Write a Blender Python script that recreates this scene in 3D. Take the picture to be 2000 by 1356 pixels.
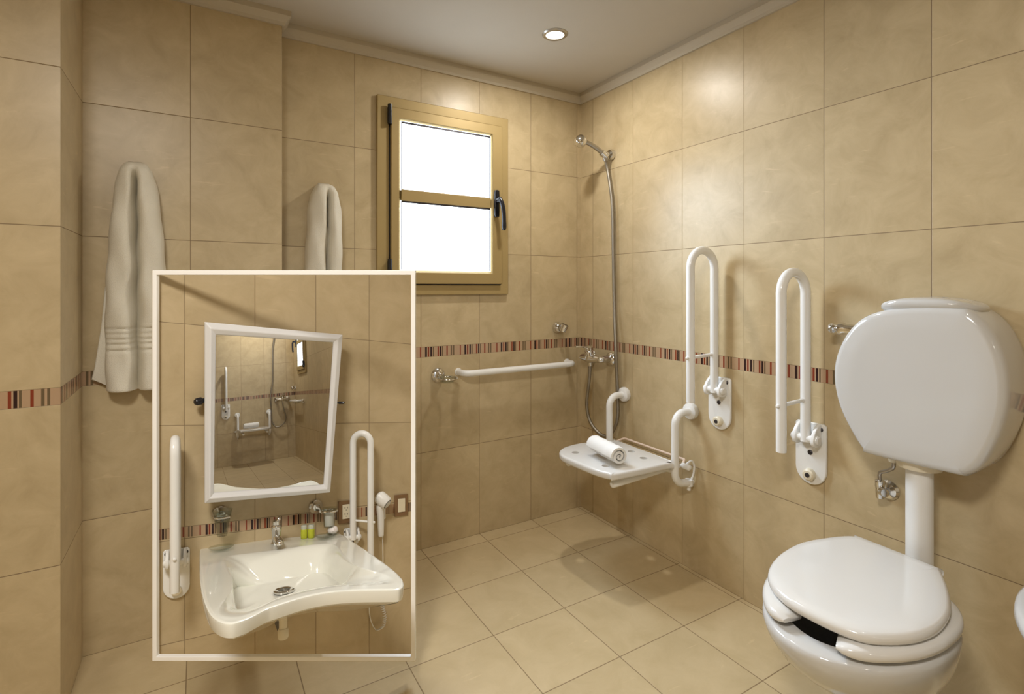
import bpy, bmesh, math, random
from mathutils import Vector, Matrix
from mathutils.geometry import intersect_line_plane
PI = math.pi
random.seed(7)
for o in list(bpy.data.objects):
    bpy.data.objects.remove(o, do_unlink=True)
SC = bpy.context.scene
COL = SC.collection

# ------------------------------------------------------------------ camera, world, lights, exposure
W_PX, H_PX = 2000, 1356
FPX, HORIZON, YAW = 1020.9, 562.6, 0.5389
CAM = Vector((-1.858, -2.3453, 1.2397))
cam_data = bpy.data.cameras.new('camera')
cam_data.sensor_width = 36.0
cam_data.lens = 36.0 * FPX / W_PX
cam_data.shift_y = -(H_PX / 2 - HORIZON) / W_PX
cam_data.clip_start = 0.02
cam = bpy.data.objects.new('camera', cam_data)
COL.objects.link(cam)
cam.location = CAM
cam.rotation_euler = (PI / 2, 0, -YAW)
SC.camera = cam
world = bpy.data.worlds.new('world')
SC.world = world
world.use_nodes = True
world.node_tree.nodes['Background'].inputs[0].default_value = (1, 0.93, 0.82, 1)
world.node_tree.nodes['Background'].inputs[1].default_value = 0.05
SC.view_settings.view_transform = 'Standard'
SC.view_settings.look = 'None'
SC.view_settings.gamma = 1.0
SC.view_settings.use_curve_mapping = False
SC.view_settings.exposure = -0.08
SC.cycles.max_bounces = 10
SC.cycles.diffuse_bounces = 6
SC.cycles.glossy_bounces = 5
SC.cycles.transmission_bounces = 8
SC.cycles.caustics_reflective = False
SC.cycles.caustics_refractive = False
SC.cycles.use_denoising = True
SC.cycles.sample_clamp_indirect = 6.0

CEIL = 2.33
TOP = 2.277
LAMP_COL = (1.0, 0.95, 0.87)
# x, y, watts of the downlights (each gets its ring and bulb further down)
DOWNLIGHTS = [(-0.547, -0.513, 10.0), (-0.75, -2.20, 1.5), (-2.25, -2.25, 46.0)]  # last one is fill added above the camera to brighten walls and frame
FAR_LIGHTS = [(-1.117, -7.67, 15.0), (-1.6, -5.0, 12.0)]  # lamps added to light the far room behind the camera
PANE_EMIT = 7.0
DAYLIGHT = 24.0       # watts of sky light falling in through the frosted panes

def lamp_light(x, y, watts, parent, size=0.085):
    ld = bpy.data.lights.new('lamp_light', 'AREA')
    ld.shape = 'DISK'; ld.size = size; ld.energy = watts; ld.color = LAMP_COL
    lo = bpy.data.objects.new('lamp_light', ld)
    COL.objects.link(lo)
    lo.parent = parent
    lo.location = (0, 0, -0.012)
    return lo

dl = bpy.data.lights.new('daylight', 'AREA')
dl.shape = 'RECTANGLE'; dl.size = 0.46; dl.size_y = 0.68; dl.energy = DAYLIGHT; dl.color = (.70, .84, 1.0); dl.spread = math.radians(115)
day = bpy.data.objects.new('daylight', dl); COL.objects.link(day)
day.location = (-0.832, -0.045, 1.665)
day.rotation_euler = (math.radians(-62), 0, 0)      # sky light comes in downwards

# ------------------------------------------------------------------ measuring helpers
CO, SI = math.cos(YAW), math.sin(YAW)
RT, FW, UP = Vector((CO, -SI, 0)), Vector((SI, CO, 0)), Vector((0, 0, 1))
def ray(x, y):
    return RT * ((x - 1000) / FPX) + FW + UP * ((HORIZON - y) / FPX)
def at(x, y, axis, val):
    d = ray(x, y)
    return CAM + d * ((val - CAM[axis]) / d[axis])
def atX(x, y, X=0.0): return at(x, y, 0, X)
def atY(x, y, Y=0.0): return at(x, y, 1, Y)
def atZ(x, y, Z=0.0): return at(x, y, 2, Z)

# ------------------------------------------------------------------ materials
MATS = {}
def base_mat(name):
    m = bpy.data.materials.new(name)
    m.use_nodes = True
    return m, m.node_tree, m.node_tree.nodes['Principled BSDF']
def pmat(name, col, rough=0.4, metal=0.0, spec=0.5, trans=0.0, ior=1.45, emit=0.0, ecol=None, bump=None, coat=0.0, var=0.03, sss=0.0):
    if name in MATS: return MATS[name]
    m, nt, b = base_mat(name)
    b.inputs['Base Color'].default_value = (*col, 1)
    b.inputs['Roughness'].default_value = rough
    b.inputs['Metallic'].default_value = metal
    b.inputs['Specular IOR Level'].default_value = spec
    b.inputs['Transmission Weight'].default_value = trans
    b.inputs['IOR'].default_value = ior
    b.inputs['Coat Weight'].default_value = coat
    if emit:
        b.inputs['Emission Strength'].default_value = emit
        b.inputs['Emission Color'].default_value = (*(ecol or col), 1)
    if var and not trans:
        tc = nt.nodes.new('ShaderNodeTexCoord'); n = nt.nodes.new('ShaderNodeTexNoise')
        n.inputs['Scale'].default_value = 9.0; n.inputs['Detail'].default_value = 4
        nt.links.new(tc.outputs['Object'], n.inputs['Vector'])
        mx = nt.nodes.new('ShaderNodeMix'); mx.data_type = 'RGBA'
        mx.inputs[6].default_value = (*[c * (1 - var) for c in col], 1)
        mx.inputs[7].default_value = (*[min(1, c * (1 + var)) for c in col], 1)
        nt.links.new(n.outputs['Fac'], mx.inputs[0]); nt.links.new(mx.outputs[2], b.inputs['Base Color'])
    if bump:
        scale, strength, dist = bump
        tc = nt.nodes.new('ShaderNodeTexCoord'); n = nt.nodes.new('ShaderNodeTexNoise')
        n.inputs['Scale'].default_value = scale; n.inputs['Detail'].default_value = 3
        nt.links.new(tc.outputs['Object'], n.inputs['Vector'])
        bp = nt.nodes.new('ShaderNodeBump'); bp.inputs['Strength'].default_value = strength; bp.inputs['Distance'].default_value = dist
        nt.links.new(n.outputs['Fac'], bp.inputs['Height']); nt.links.new(bp.outputs['Normal'], b.inputs['Normal'])
    MATS[name] = m
    return m

def tile_mat(name, ca, cb, cj, wm, hm, rough, joint=0.0013):
    """stone-look ceramic tiles; UV is measured in tiles"""
    m, nt, b = base_mat(name)
    N, L = nt.nodes, nt.links
    def math_(op, a, bb=None, c=None):
        n = N.new('ShaderNodeMath'); n.operation = op
        for i, v in enumerate((a, bb, c)):
            if v is None: continue
            if isinstance(v, (int, float)): n.inputs[i].default_value = v
            else: L.new(v, n.inputs[i])
        return n.outputs[0]
    uv = N.new('ShaderNodeUVMap'); sep = N.new('ShaderNodeSeparateXYZ'); L.new(uv.outputs[0], sep.inputs[0])
    def edge(o, size):
        fr = math_('FRACT', o)
        return math_('MULTIPLY', math_('MINIMUM', fr, math_('SUBTRACT', 1.0, fr)), size)
    d = math_('MINIMUM', edge(sep.outputs[0], wm), edge(sep.outputs[1], hm))
    mr = N.new('ShaderNodeMapRange'); mr.inputs[1].default_value = joint * 0.55; mr.inputs[2].default_value = joint * 1.25
    L.new(d, mr.inputs[0])
    fl = N.new('ShaderNodeCombineXYZ'); L.new(math_('FLOOR', sep.outputs[0]), fl.inputs[0]); L.new(math_('FLOOR', sep.outputs[1]), fl.inputs[1])
    wn = N.new('ShaderNodeTexWhiteNoise'); wn.noise_dimensions = '2D'; L.new(fl.outputs[0], wn.inputs['Vector'])
    # every tile samples another piece of the stone pattern
    sc_ = N.new('ShaderNodeVectorMath'); sc_.operation = 'SCALE'; sc_.inputs[3].default_value = 7.3; L.new(wn.outputs['Color'], sc_.inputs[0])
    cm = N.new('ShaderNodeCombineXYZ'); L.new(math_('MULTIPLY', sep.outputs[0], wm), cm.inputs[0]); L.new(math_('MULTIPLY', sep.outputs[1], hm), cm.inputs[1])
    ad = N.new('ShaderNodeVectorMath'); ad.operation = 'ADD'; L.new(cm.outputs[0], ad.inputs[0]); L.new(sc_.outputs[0], ad.inputs[1])
    n1 = N.new('ShaderNodeTexNoise'); n1.inputs['Scale'].default_value = 8.5 ; n1.inputs['Detail'].default_value = 9; n1.inputs['Roughness'].default_value = 0.66; n1.inputs['Distortion'].default_value = 0.6
    L.new(ad.outputs[0], n1.inputs['Vector'])
    r1 = N.new('ShaderNodeMapRange'); r1.inputs[1].default_value = 0.3; r1.inputs[2].default_value = 0.72; L.new(n1.outputs['Fac'], r1.inputs[0])
    mix = N.new('ShaderNodeMix'); mix.data_type = 'RGBA'; mix.inputs[6].default_value = (*ca, 1); mix.inputs[7].default_value = (*cb, 1); L.new(r1.outputs[0], mix.inputs[0])
    # thin pale scratches like veins
    mp = N.new('ShaderNodeMapping'); mp.inputs['Scale'].default_value = (5, 26, 1); mp.inputs['Rotation'].default_value = (0, 0, 0.12); L.new(ad.outputs[0], mp.inputs[0])
    n2 = N.new('ShaderNodeTexNoise'); n2.inputs['Scale'].default_value = 1.6; n2.inputs['Detail'].default_value = 5; n2.inputs['Distortion'].default_value = 1.2
    L.new(mp.outputs[0], n2.inputs['Vector'])
    r2 = N.new('ShaderNodeMapRange'); r2.inputs[1].default_value = 0.66; r2.inputs[2].default_value = 0.76; r2.inputs[4].default_value = 0.3; L.new(n2.outputs['Fac'], r2.inputs[0])
    mv = N.new('ShaderNodeMix'); mv.data_type = 'RGBA'; L.new(r2.outputs[0], mv.inputs[0]); L.new(mix.outputs[2], mv.inputs[6]); mv.inputs[7].default_value = (*[min(1, c * 1.35) for c in cb], 1)
    hs = N.new('ShaderNodeHueSaturation'); L.new(mv.outputs[2], hs.inputs['Color'])
    L.new(math_('MULTIPLY_ADD', wn.outputs['Value'], 0.08, 0.96), hs.inputs['Value'])
    mj = N.new('ShaderNodeMix'); mj.data_type = 'RGBA'; mj.inputs[6].default_value = (*cj, 1); L.new(mr.outputs[0], mj.inputs[0]); L.new(hs.outputs[0], mj.inputs[7])
    L.new(mj.outputs[2], b.inputs['Base Color'])
    rr = N.new('ShaderNodeMapRange'); rr.inputs[3].default_value = 0.8; rr.inputs[4].default_value = rough; L.new(mr.outputs[0], rr.inputs[0])
    L.new(rr.outputs[0], b.inputs['Roughness'])
    b.inputs['Specular IOR Level'].default_value = 0.42
    bp = N.new('ShaderNodeBump'); bp.inputs['Strength'].default_value = 0.35; bp.inputs['Distance'].default_value = 0.002
    L.new(math_('MULTIPLY_ADD', n1.outputs['Fac'], 0.06, mr.outputs[0]), bp.inputs['Height']); L.new(bp.outputs['Normal'], b.inputs['Normal'])
    MATS[name] = m
    return m

def mosaic_mat(name, period=0.207):
    """glass mosaic listello: upright stripes, UV x in metres / period, y 0..1"""
    m, nt, b = base_mat(name)
    N, L = nt.nodes, nt.links
    uv = N.new('ShaderNodeUVMap'); sep = N.new('ShaderNodeSeparateXYZ'); L.new(uv.outputs[0], sep.inputs[0])
    fr = N.new('ShaderNodeMath'); fr.operation = 'FRACT'; L.new(sep.outputs[0], fr.inputs[0])
    cr = N.new('ShaderNodeValToRGB'); cr.color_ramp.interpolation = 'CONSTANT'; L.new(fr.outputs[0], cr.inputs[0])
    base, dark, red, olive = (.43, .295, .185), (.030, .013, .012), (.22, .040, .018), (.14, .10, .055)
    stripes = [(.0, .043, dark), (.065, .1, red), (.128, .168, dark), (.188, .218, olive), (.305, .34, red), (.362, .402, dark),
               (.415, .445, olive), (.53, .563, red), (.64, .672, olive), (.7, .732, olive), (.872, .905, red)]
    els = cr.color_ramp.elements
    els[0].position = 0.0; els[0].color = (*dark, 1)
    els[1].position = .043; els[1].color = (*base, 1)
    for a, c, k in stripes[1:]:
        e = els.new(a); e.color = (*k, 1)
        e = els.new(c); e.color = (*base, 1)
    L.new(cr.outputs[0], b.inputs['Base Color'])
    b.inputs['Roughness'].default_value = 0.2
    MATS[name] = m
    return m

TILE_W, TILE_H = 0.31, 0.4535
M_TILE = tile_mat('wall_tile', (.425, .335, .195), (.55, .445, .275), (.21, .15, .085), TILE_W, TILE_H, 0.36)
M_FLOOR = tile_mat('floor_tile', (.475, .375, .215), (.565, .455, .28), (.24, .17, .09), 0.312, 0.312, 0.34, 0.0018)
M_NTILE = tile_mat('display_tile', (.42, .33, .195), (.54, .435, .275), (.22, .16, .09), .1555, .244, 0.30, 0.0008)
M_MOS = mosaic_mat('mosaic')
M_CEIL = pmat('ceiling_paint', (.50, .46, .39), 0.8, spec=0.2)
M_PLASTER = pmat('cornice_plaster', (.50, .45, .36), 0.7, spec=0.2)
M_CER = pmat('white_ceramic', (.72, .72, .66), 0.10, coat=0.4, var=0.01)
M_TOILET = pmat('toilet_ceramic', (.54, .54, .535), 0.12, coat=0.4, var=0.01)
M_SEATPL = pmat('white_seat_plastic', (.66, .655, .64), 0.14, coat=0.3, var=0.01)
M_ENAMEL = pmat('white_enamel', (.77, .775, .77), 0.22, coat=0.3, var=0.01)
M_PVC = pmat('white_plastic', (.72, .72, .71), 0.35, var=0.01)
M_IVORY = pmat('ivory_plastic', (.70, .64, .50), 0.35)
M_CHROME = pmat('chrome', (.72, .71, .69), 0.10, metal=1.0, var=0)
M_STEEL = pmat('brushed_steel', (.45, .43, .40), 0.30, metal=1.0, var=0.05)
M_HOSE = pmat('metal_hose', (.34, .31, .26), 0.42, metal=1.0, bump=(900, .5, .001))
M_GOLD = pmat('gold_anodised_aluminium', (.36, .265, .115), 0.45, metal=0.2, spec=0.35)
M_BLACK = pmat('black_plastic', (.010, .010, .014), 0.25)
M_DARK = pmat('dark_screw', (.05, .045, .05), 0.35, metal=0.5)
M_TOWEL = pmat('cotton_terry', (.70, .66, .56), 0.95, spec=0.1, bump=(420, .55, .004), var=0.06)
M_TOWELW = pmat('white_terry', (.80, .80, .79), 0.95, spec=0.1, bump=(420, .5, .003), var=0.05)
M_FRAMEW = pmat('white_gloss_paint', (.90, .90, .90), 0.25, var=0.01)
M_MFRAME = pmat('mirror_frame_lacquer', (.66, .66, .67), 0.22, var=0.01)
M_MIRROR = pmat('silvered_mirror', (.86, .85, .82), 0.0, metal=1.0, var=0)
def glass_mat():
    m, nt, b = base_mat('clear_glass')
    N, L = nt.nodes, nt.links
    out = [n for n in N if n.type == 'OUTPUT_MATERIAL'][0]
    tr = N.new('ShaderNodeBsdfTransparent'); tr.inputs[0].default_value = (.86, .88, .86, 1)
    gl = N.new('ShaderNodeBsdfGlossy'); gl.inputs['Roughness'].default_value = 0.04
    fr = N.new('ShaderNodeFresnel'); fr.inputs[0].default_value = 1.45
    ge = N.new('ShaderNodeNewGeometry'); mu = N.new('ShaderNodeMath'); mu.operation = 'MULTIPLY'; iv = N.new('ShaderNodeMath'); iv.operation = 'SUBTRACT'; iv.inputs[0].default_value = 1.0
    L.new(ge.outputs['Backfacing'], iv.inputs[1]); L.new(iv.outputs[0], mu.inputs[0]); L.new(fr.outputs[0], mu.inputs[1])
    mx = N.new('ShaderNodeMixShader'); L.new(mu.outputs[0], mx.inputs[0]); L.new(tr.outputs[0], mx.inputs[1]); L.new(gl.outputs[0], mx.inputs[2]); L.new(mx.outputs[0], out.inputs[0])
    return m
M_GLASS = glass_mat()
M_BROWN = pmat('brown_cover_plate', (.20, .115, .055), 0.4)
M_GREEN = pmat('green_gel', (.62, .66, .06), 0.25, trans=0.25, ior=1.3)
M_CLEARP = pmat('frosted_cap', (.72, .74, .62), 0.4, trans=0.35)
M_SOAP = pmat('wrapped_soap', (.84, .78, .78), 0.4)
M_PINKROD = pmat('enamelled_rod', (.72, .58, .48), 0.35)
M_HOLE = pmat('dark_hollow', (.006, .005, .005), 0.6)
M_GRILLE = pmat('dark_grille', (.06, .055, .055), 0.4)
M_PIPEDARK = pmat('pipe_bracket', (.10, .085, .07), 0.4)
def pane_mat():
    m, nt, b = base_mat('lit_frosted_pane')
    N, L = nt.nodes, nt.links
    tc = N.new('ShaderNodeTexCoord'); n = N.new('ShaderNodeTexNoise'); n.inputs['Scale'].default_value = 260; n.inputs['Detail'].default_value = 1
    L.new(tc.outputs['Object'], n.inputs['Vector'])
    mr = N.new('ShaderNodeMapRange'); mr.inputs[3].default_value = PANE_EMIT * 0.9; mr.inputs[4].default_value = PANE_EMIT * 1.1
    L.new(n.outputs['Fac'], mr.inputs[0]); L.new(mr.outputs[0], b.inputs['Emission Strength'])
    b.inputs['Emission Color'].default_value = (.74, .86, 1.0, 1)
    b.inputs['Base Color'].default_value = (.8, .82, .82, 1); b.inputs['Roughness'].default_value = 0.5
    return m
M_PANE = pane_mat()
M_DIFFUSER = pmat('fill_diffuser', (1, 1, 1), 0.5, emit=2.0, ecol=(1.0, .95, .87), var=0)  # glowing face of the added fill light
M_BULB = pmat('lit_bulb', (1, 1, 1), 0.5, emit=14.0, ecol=(1.0, .93, .82), var=0)

# ------------------------------------------------------------------ mesh helpers
def obj(name, bm, mat, parent=None, smooth=True, angle=38, bevel=0.0, seg=2, origin=None, kind=None, subsurf=0, M=None, recalc=True):
    """link the bmesh as ONE mesh object, origin at its thing's base"""
    if M is not None: bm.transform(M)
    if recalc: bmesh.ops.recalc_face_normals(bm, faces=bm.faces)
    if parent is not None:
        root = parent
        while root.parent: root = root.parent
        bm.transform(Matrix.Translation(-root.location))
    elif origin is not None:
        bm.transform(Matrix.Translation(-Vector(origin)))
    me = bpy.data.meshes.new(name)
    bm.to_mesh(me); bm.free()
    for p in me.polygons: p.use_smooth = smooth
    if smooth: me.set_sharp_from_angle(angle=math.radians(angle))
    me.materials.append(mat)
    o = bpy.data.objects.new(name, me); COL.objects.link(o)
    if parent is not None: o.parent = parent
    elif origin is not None: o.location = origin
    if bevel:
        bv = o.modifiers.new('bevel', 'BEVEL'); bv.width = bevel; bv.segments = seg; bv.limit_method = 'ANGLE'; bv.angle_limit = math.radians(50)
    if subsurf:
        ss = o.modifiers.new('subsurf', 'SUBSURF'); ss.levels = ss.render_levels = subsurf
    if kind: o['kind'] = kind
    return o
def tag(o, label, cat, group=None):
    o['label'] = label; o['category'] = cat
    if group: o['group'] = group
    return o
def thing(name, label, cat, loc=(0, 0, 0), group=None):
    o = bpy.data.objects.new(name, None); COL.objects.link(o)
    o.location = loc; o.empty_display_size = 0.05
    return tag(o, label, cat, group)
def dup(root, M, label, group=None):
    r = root.copy(); COL.objects.link(r)
    r.matrix_world = M @ Matrix.Translation(root.location)
    if label: r['label'] = label
    if group: r['group'] = group
    def kids(src, dst):
        for ch in list(src.children):
            k = ch.copy(); COL.objects.link(k); k.parent = dst; k.matrix_parent_inverse = ch.matrix_parent_inverse.copy()
            kids(ch, k)
    kids(root, r)
    return r
def box(bm, lo, hi):
    c = [(a + b) / 2 for a, b in zip(lo, hi)]; s = [abs(b - a) for a, b in zip(lo, hi)]
    r = bmesh.ops.create_cube(bm, size=1.0)
    bmesh.ops.scale(bm, vec=s, verts=r['verts']); bmesh.ops.translate(bm, vec=c, verts=r['verts'])
    return r['verts']
def new(): return bmesh.new()
def smooth_path(pts, n=8, closed=False):
    P = [Vector(p) for p in pts]; out = []
    m = len(P)
    for i in range(m if closed else m - 1):
        if closed: a, b, c, d = P[(i - 1) % m], P[i], P[(i + 1) % m], P[(i + 2) % m]
        else: a, b, c, d = P[max(i - 1, 0)], P[i], P[i + 1], P[min(i + 2, m - 1)]
        for k in range(n):
            t = k / n
            out.append(0.5 * ((2 * b) + (c - a) * t + (2 * a - 5 * b + 4 * c - d) * t * t + (3 * b - a - 3 * c + d) * t ** 3))
    if not closed: out.append(P[-1])
    return out
def fillet(pts, r, n=7):
    """polyline with rounded corners"""
    P = [Vector(p) for p in pts]; out = [P[0]]
    for i in range(1, len(P) - 1):
        a, b, c = P[i - 1], P[i], P[i + 1]
        u, v = (a - b), (c - b)
        ang = u.angle(v)
        d = min(r / math.tan(ang / 2), u.length * 0.49, v.length * 0.49)
        p0, p1 = b + u.normalized() * d, b + v.normalized() * d
        cen = b + (u.normalized() + v.normalized()).normalized() * (d / math.cos(ang / 2))
        r0, r1 = p0 - cen, p1 - cen
        for k in range(n + 1):
            t = k / n; w = r0.angle(r1)
            if w < 1e-5: out.append(p0); break
            out.append(cen + (r0 * math.sin((1 - t) * w) + r1 * math.sin(t * w)) / math.sin(w))
    out.append(P[-1])
    return out
def tube(bm, pts, r, n=16, caps=True, radii=None, round_end=False):
    P = [Vector(p) for p in pts]
    rr = radii or [r] * len(P)
    if round_end:
        for end in (0, -1):
            a, b = (P[0], P[1]) if end == 0 else (P[-1], P[-2])
            d = (a - b).normalized(); R = rr[end]
            ex = [(a + d * R * math.sin(q) * 0.6, R * math.cos(q)) for q in (0.5, 1.0, 1.4)]
            if end == 0:
                P = [e[0] for e in reversed(ex)] + P; rr = [e[1] for e in reversed(ex)] + list(rr)
            else:
                P = P + [e[0] for e in ex]; rr = list(rr) + [e[1] for e in ex]
    rings = []
    t = (P[1] - P[0]).normalized()
    ref = Vector((0, 0, 1)) if abs(t.z) < 0.9 else Vector((1, 0, 0))
    u = t.cross(ref).normalized()
    for i, p in enumerate(P):
        if i == 0: t = (P[1] - P[0])
        elif i == len(P) - 1: t = P[-1] - P[-2]
        else: t = (P[i + 1] - P[i]).normalized() + (P[i] - P[i - 1]).normalized()
        t.normalize()
        u = (u - t * u.dot(t)).normalized(); v = t.cross(u)
        rings.append([bm.verts.new(p + (u * math.cos(2 * PI * k / n) + v * math.sin(2 * PI * k / n)) * rr[i]) for k in range(n)])
    for a, b in zip(rings, rings[1:]):
        for k in range(n): bm.faces.new((a[k], a[(k + 1) % n], b[(k + 1) % n], b[k]))
    if caps:
        bm.faces.new(list(reversed(rings[0]))); bm.faces.new(rings[-1])
def lathe(bm, prof, origin=(0, 0, 0), axis=(0, 0, 1), n=28, closed_profile=False):
    """profile = (radius, distance along axis)"""
    o, ax = Vector(origin), Vector(axis).normalized()
    ref = Vector((0, 0, 1)) if abs(ax.z) < 0.9 else Vector((1, 0, 0))
    u = ax.cross(ref).normalized(); v = ax.cross(u)
    rings = []
    for r, h in prof:
        if r < 1e-6: rings.append([bm.verts.new(o + ax * h)])
        else: rings.append([bm.verts.new(o + ax * h + (u * math.cos(2 * PI * k / n) + v * math.sin(2 * PI * k / n)) * r) for k in range(n)])
    pairs = list(zip(rings, rings[1:]))
    if closed_profile: pairs.append((rings[-1], rings[0]))
    for a, b in pairs:
        for k in range(n):
            k2 = (k + 1) % n
            if len(a) == 1 and len(b) == 1: continue
            if len(a) == 1: bm.faces.new((a[0], b[k2], b[k]))
            elif len(b) == 1: bm.faces.new((a[k], a[k2], b[0]))
            else: bm.faces.new((a[k], a[k2], b[k2], b[k]))
def loft(bm, secs, cap=True):
    rings = [[bm.verts.new(p) for p in s] for s in secs]
    n = len(rings[0])
    for a, b in zip(rings, rings[1:]):
        for k in range(n): bm.faces.new((a[k], a[(k + 1) % n], b[(k + 1) % n], b[k]))
    if cap:
        bm.faces.new(list(reversed(rings[0]))); bm.faces.new(rings[-1])
    return rings
def plate(bm, outline, dirn, thick, holes=(), edge=0.0):
    """flat outline (3D points, one plane) given a thickness along dirn, optional through holes and rounded rim"""
    d = Vector(dirn).normalized()
    loops = [[Vector(p) for p in outline]] + [[Vector(p) for p in h] for h in holes]
    cen = sum(loops[0], Vector()) / len(loops[0])
    def inset(lp, e):
        n = len(lp); out = []
        for i in range(n):
            t = (lp[(i + 1) % n] - lp[i - 1]).normalized()
            nn = t.cross(d)
            if nn.dot(cen - lp[i]) < 0: nn = -nn
            out.append(lp[i] + nn * e)
        return out
    if edge:
        K = 5
        prof = [(edge * (1 - math.sin(q)), edge * (1 - math.cos(q))) for q in [PI / 2 * k / K for k in range(K + 1)]]   # inset, depth from face
        lay = [(i, t) for i, t in prof] + [(i, thick - t) for i, t in reversed(prof)]
    else:
        lay = [(0, 0), (0, thick)]
    caps = [[], []]
    rings = [[bm.verts.new(p + d * t) for p in (inset(loops[0], i) if i else loops[0])] for i, t in lay]
    for a, b in zip(rings, rings[1:]):
        n = len(a)
        for k in range(n): bm.faces.new((a[k], a[(k + 1) % n], b[(k + 1) % n], b[k]))
    caps[0].append(rings[0]); caps[1].append(rings[-1])
    for h in loops[1:]:
        a = [bm.verts.new(p) for p in h]; b = [bm.verts.new(p + d * thick) for p in h]
        n = len(a)
        for k in range(n): bm.faces.new((a[k], a[(k + 1) % n], b[(k + 1) % n], b[k]))
        caps[0].append(a); caps[1].append(b)
    for cp in caps:
        if len(cp) == 1: bm.faces.new(cp[0])
        else:
            ed = []
            for lp in cp:
                for k in range(len(lp)):
                    e = bm.edges.get((lp[k], lp[(k + 1) % len(lp)])) or bm.edges.new((lp[k], lp[(k + 1) % len(lp)]))
                    ed.append(e)
            bmesh.ops.triangle_fill(bm, use_beauty=True, use_dissolve=False, edges=ed)
def frame_ring(bm, outer, inner, dirn, thick):
    """four mitred members between two quads"""
    d = Vector(dirn)
    d = d.normalized() * thick
    o0 = [bm.verts.new(Vector(p)) for p in outer]; i0 = [bm.verts.new(Vector(p)) for p in inner]
    o1 = [bm.verts.new(Vector(p) + d) for p in outer]; i1 = [bm.verts.new(Vector(p) + d) for p in inner]
    for k in range(4):
        j = (k + 1) % 4
        bm.faces.new((o0[k], o0[j], i0[j], i0[k])); bm.faces.new((o1[k], i1[k], i1[j], o1[j]))
        bm.faces.new((o0[k], o1[k], o1[j], o0[j])); bm.faces.new((i0[k], i0[j], i1[j], i1[k]))
def circ(c, u, v, r, n=24, rv=None):
    c, u, v = Vector(c), Vector(u), Vector(v)
    return [c + u * (r * math.cos(2 * PI * k / n)) + v * ((rv or r) * math.sin(2 * PI * k / n)) for k in range(n)]

# ------------------------------------------------------------------ the room
JZ = [0.0, 0.4568, 0.9108, 0.9579, 1.4138, 1.8638, TOP]
JV = [0.0, 1.0, 2.0, None, 3.0, 4.0, 4.0 + (TOP - 1.8638) / TILE_H]
def wall_panel(name, p0, p1, u0, border_name='mosaic_border', mos_off=0.0, holes=None):
    """tiled wall from p0 to p1 (xy); u0 = tile coordinate at p0; the mosaic strip is its child"""
    a, b = Vector((*p0, 0)), Vector((*p1, 0)); ln = (b - a).length
    bm = new(); uvl = bm.loops.layers.uv.new('UVMap')
    bb = new(); uvb = bb.loops.layers.uv.new('UVMap')
    for k in range(6):
        z0, z1 = JZ[k], JZ[k + 1]
        tgt, lay = (bb, uvb) if k == 2 else (bm, uvl)
        vs = [tgt.verts.new(a + UP * z0), tgt.verts.new(b + UP * z0), tgt.verts.new(b + UP * z1), tgt.verts.new(a + UP * z1)]
        f = tgt.faces.new(vs)
        if k == 2: uv = [(mos_off, 0), (mos_off + ln / 0.207, 0), (mos_off + ln / 0.207, 1), (mos_off, 1)]
        else:
            v0 = JV[k] if JV[k] is not None else 2.0
            v1 = JV[k + 1]
            if k == 3: v0 = 2.0
            uv = [(u0, v0), (u0 + ln / TILE_W, v0), (u0 + ln / TILE_W, v1), (u0, v1)]
        for lp, q in zip(f.loops, uv): lp[lay].uv = q
    w = obj(name, bm, M_TILE, smooth=False, kind='structure', recalc=False)
    s = obj(border_name, bb, M_MOS, parent=w, smooth=False, recalc=False)
    return w
# far end of the room, seen only in the mirror: the shower corner again
TAU = math.radians(5.2)
FAR = Vector((-0.604, -8.22, 0))

wall_panel('wall_back', (-1.577, 0), (0, 0), -(1.577 - .028) / TILE_W, mos_off=-0.09)
wall_panel('wall_right', (0, 0), (0, -3.3), -0.34, mos_off=0.0)
wall_panel('wall_right_step', (0, -3.3), (FAR.x, -3.3), 0.0)
wall_panel('wall_right_far', (FAR.x, -3.3), (FAR.x, FAR.y), 0.2)
wall_panel('wall_front', (FAR.x, FAR.y), (-3.4, FAR.y), -0.34)
wall_panel('wall_left', (-3.4, FAR.y), (-3.4, -0.424), 0.1)
wall_panel('wall_left_return', (-3.4, -0.424), (-2.195, -0.424), -0.35 - 1.205 / TILE_W, mos_off=0.84 - 1.205 / 0.207)
wall_panel('wall_left_side', (-2.195, -0.424), (-2.195, -0.1), 0.0, mos_off=0.3)
wall_panel('wall_column', (-2.195, -0.1), (-1.577, -0.1), 0.004, mos_off=0.6)
wall_panel('wall_column_side', (-1.577, -0.1), (-1.577, 0.0), 0.0, mos_off=0.1)

bm = new(); uvl = bm.loops.layers.uv.new('UVMap')
fx0, fx1, fy0, fy1 = -3.4, 0.0, FAR.y, 0.0
f = bm.faces.new([bm.verts.new(p) for p in ((fx0, fy0, 0), (fx1, fy0, 0), (fx1, fy1, 0), (fx0, fy1, 0))])
for lp in f.loops:
    lp[uvl].uv = ((lp.vert.co.x + 0.022) / 0.312, (lp.vert.co.y + 0.088) / 0.312)
obj('floor', bm, M_FLOOR, smooth=False, kind='structure')
bm = new()
bm.faces.new([bm.verts.new(p) for p in ((fx0, fy0, CEIL), (fx0, fy1, CEIL), (fx1, fy1, CEIL), (fx1, fy0, CEIL))])
obj('ceiling', bm, M_CEIL, smooth=False, kind='structure', recalc=False)
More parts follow.
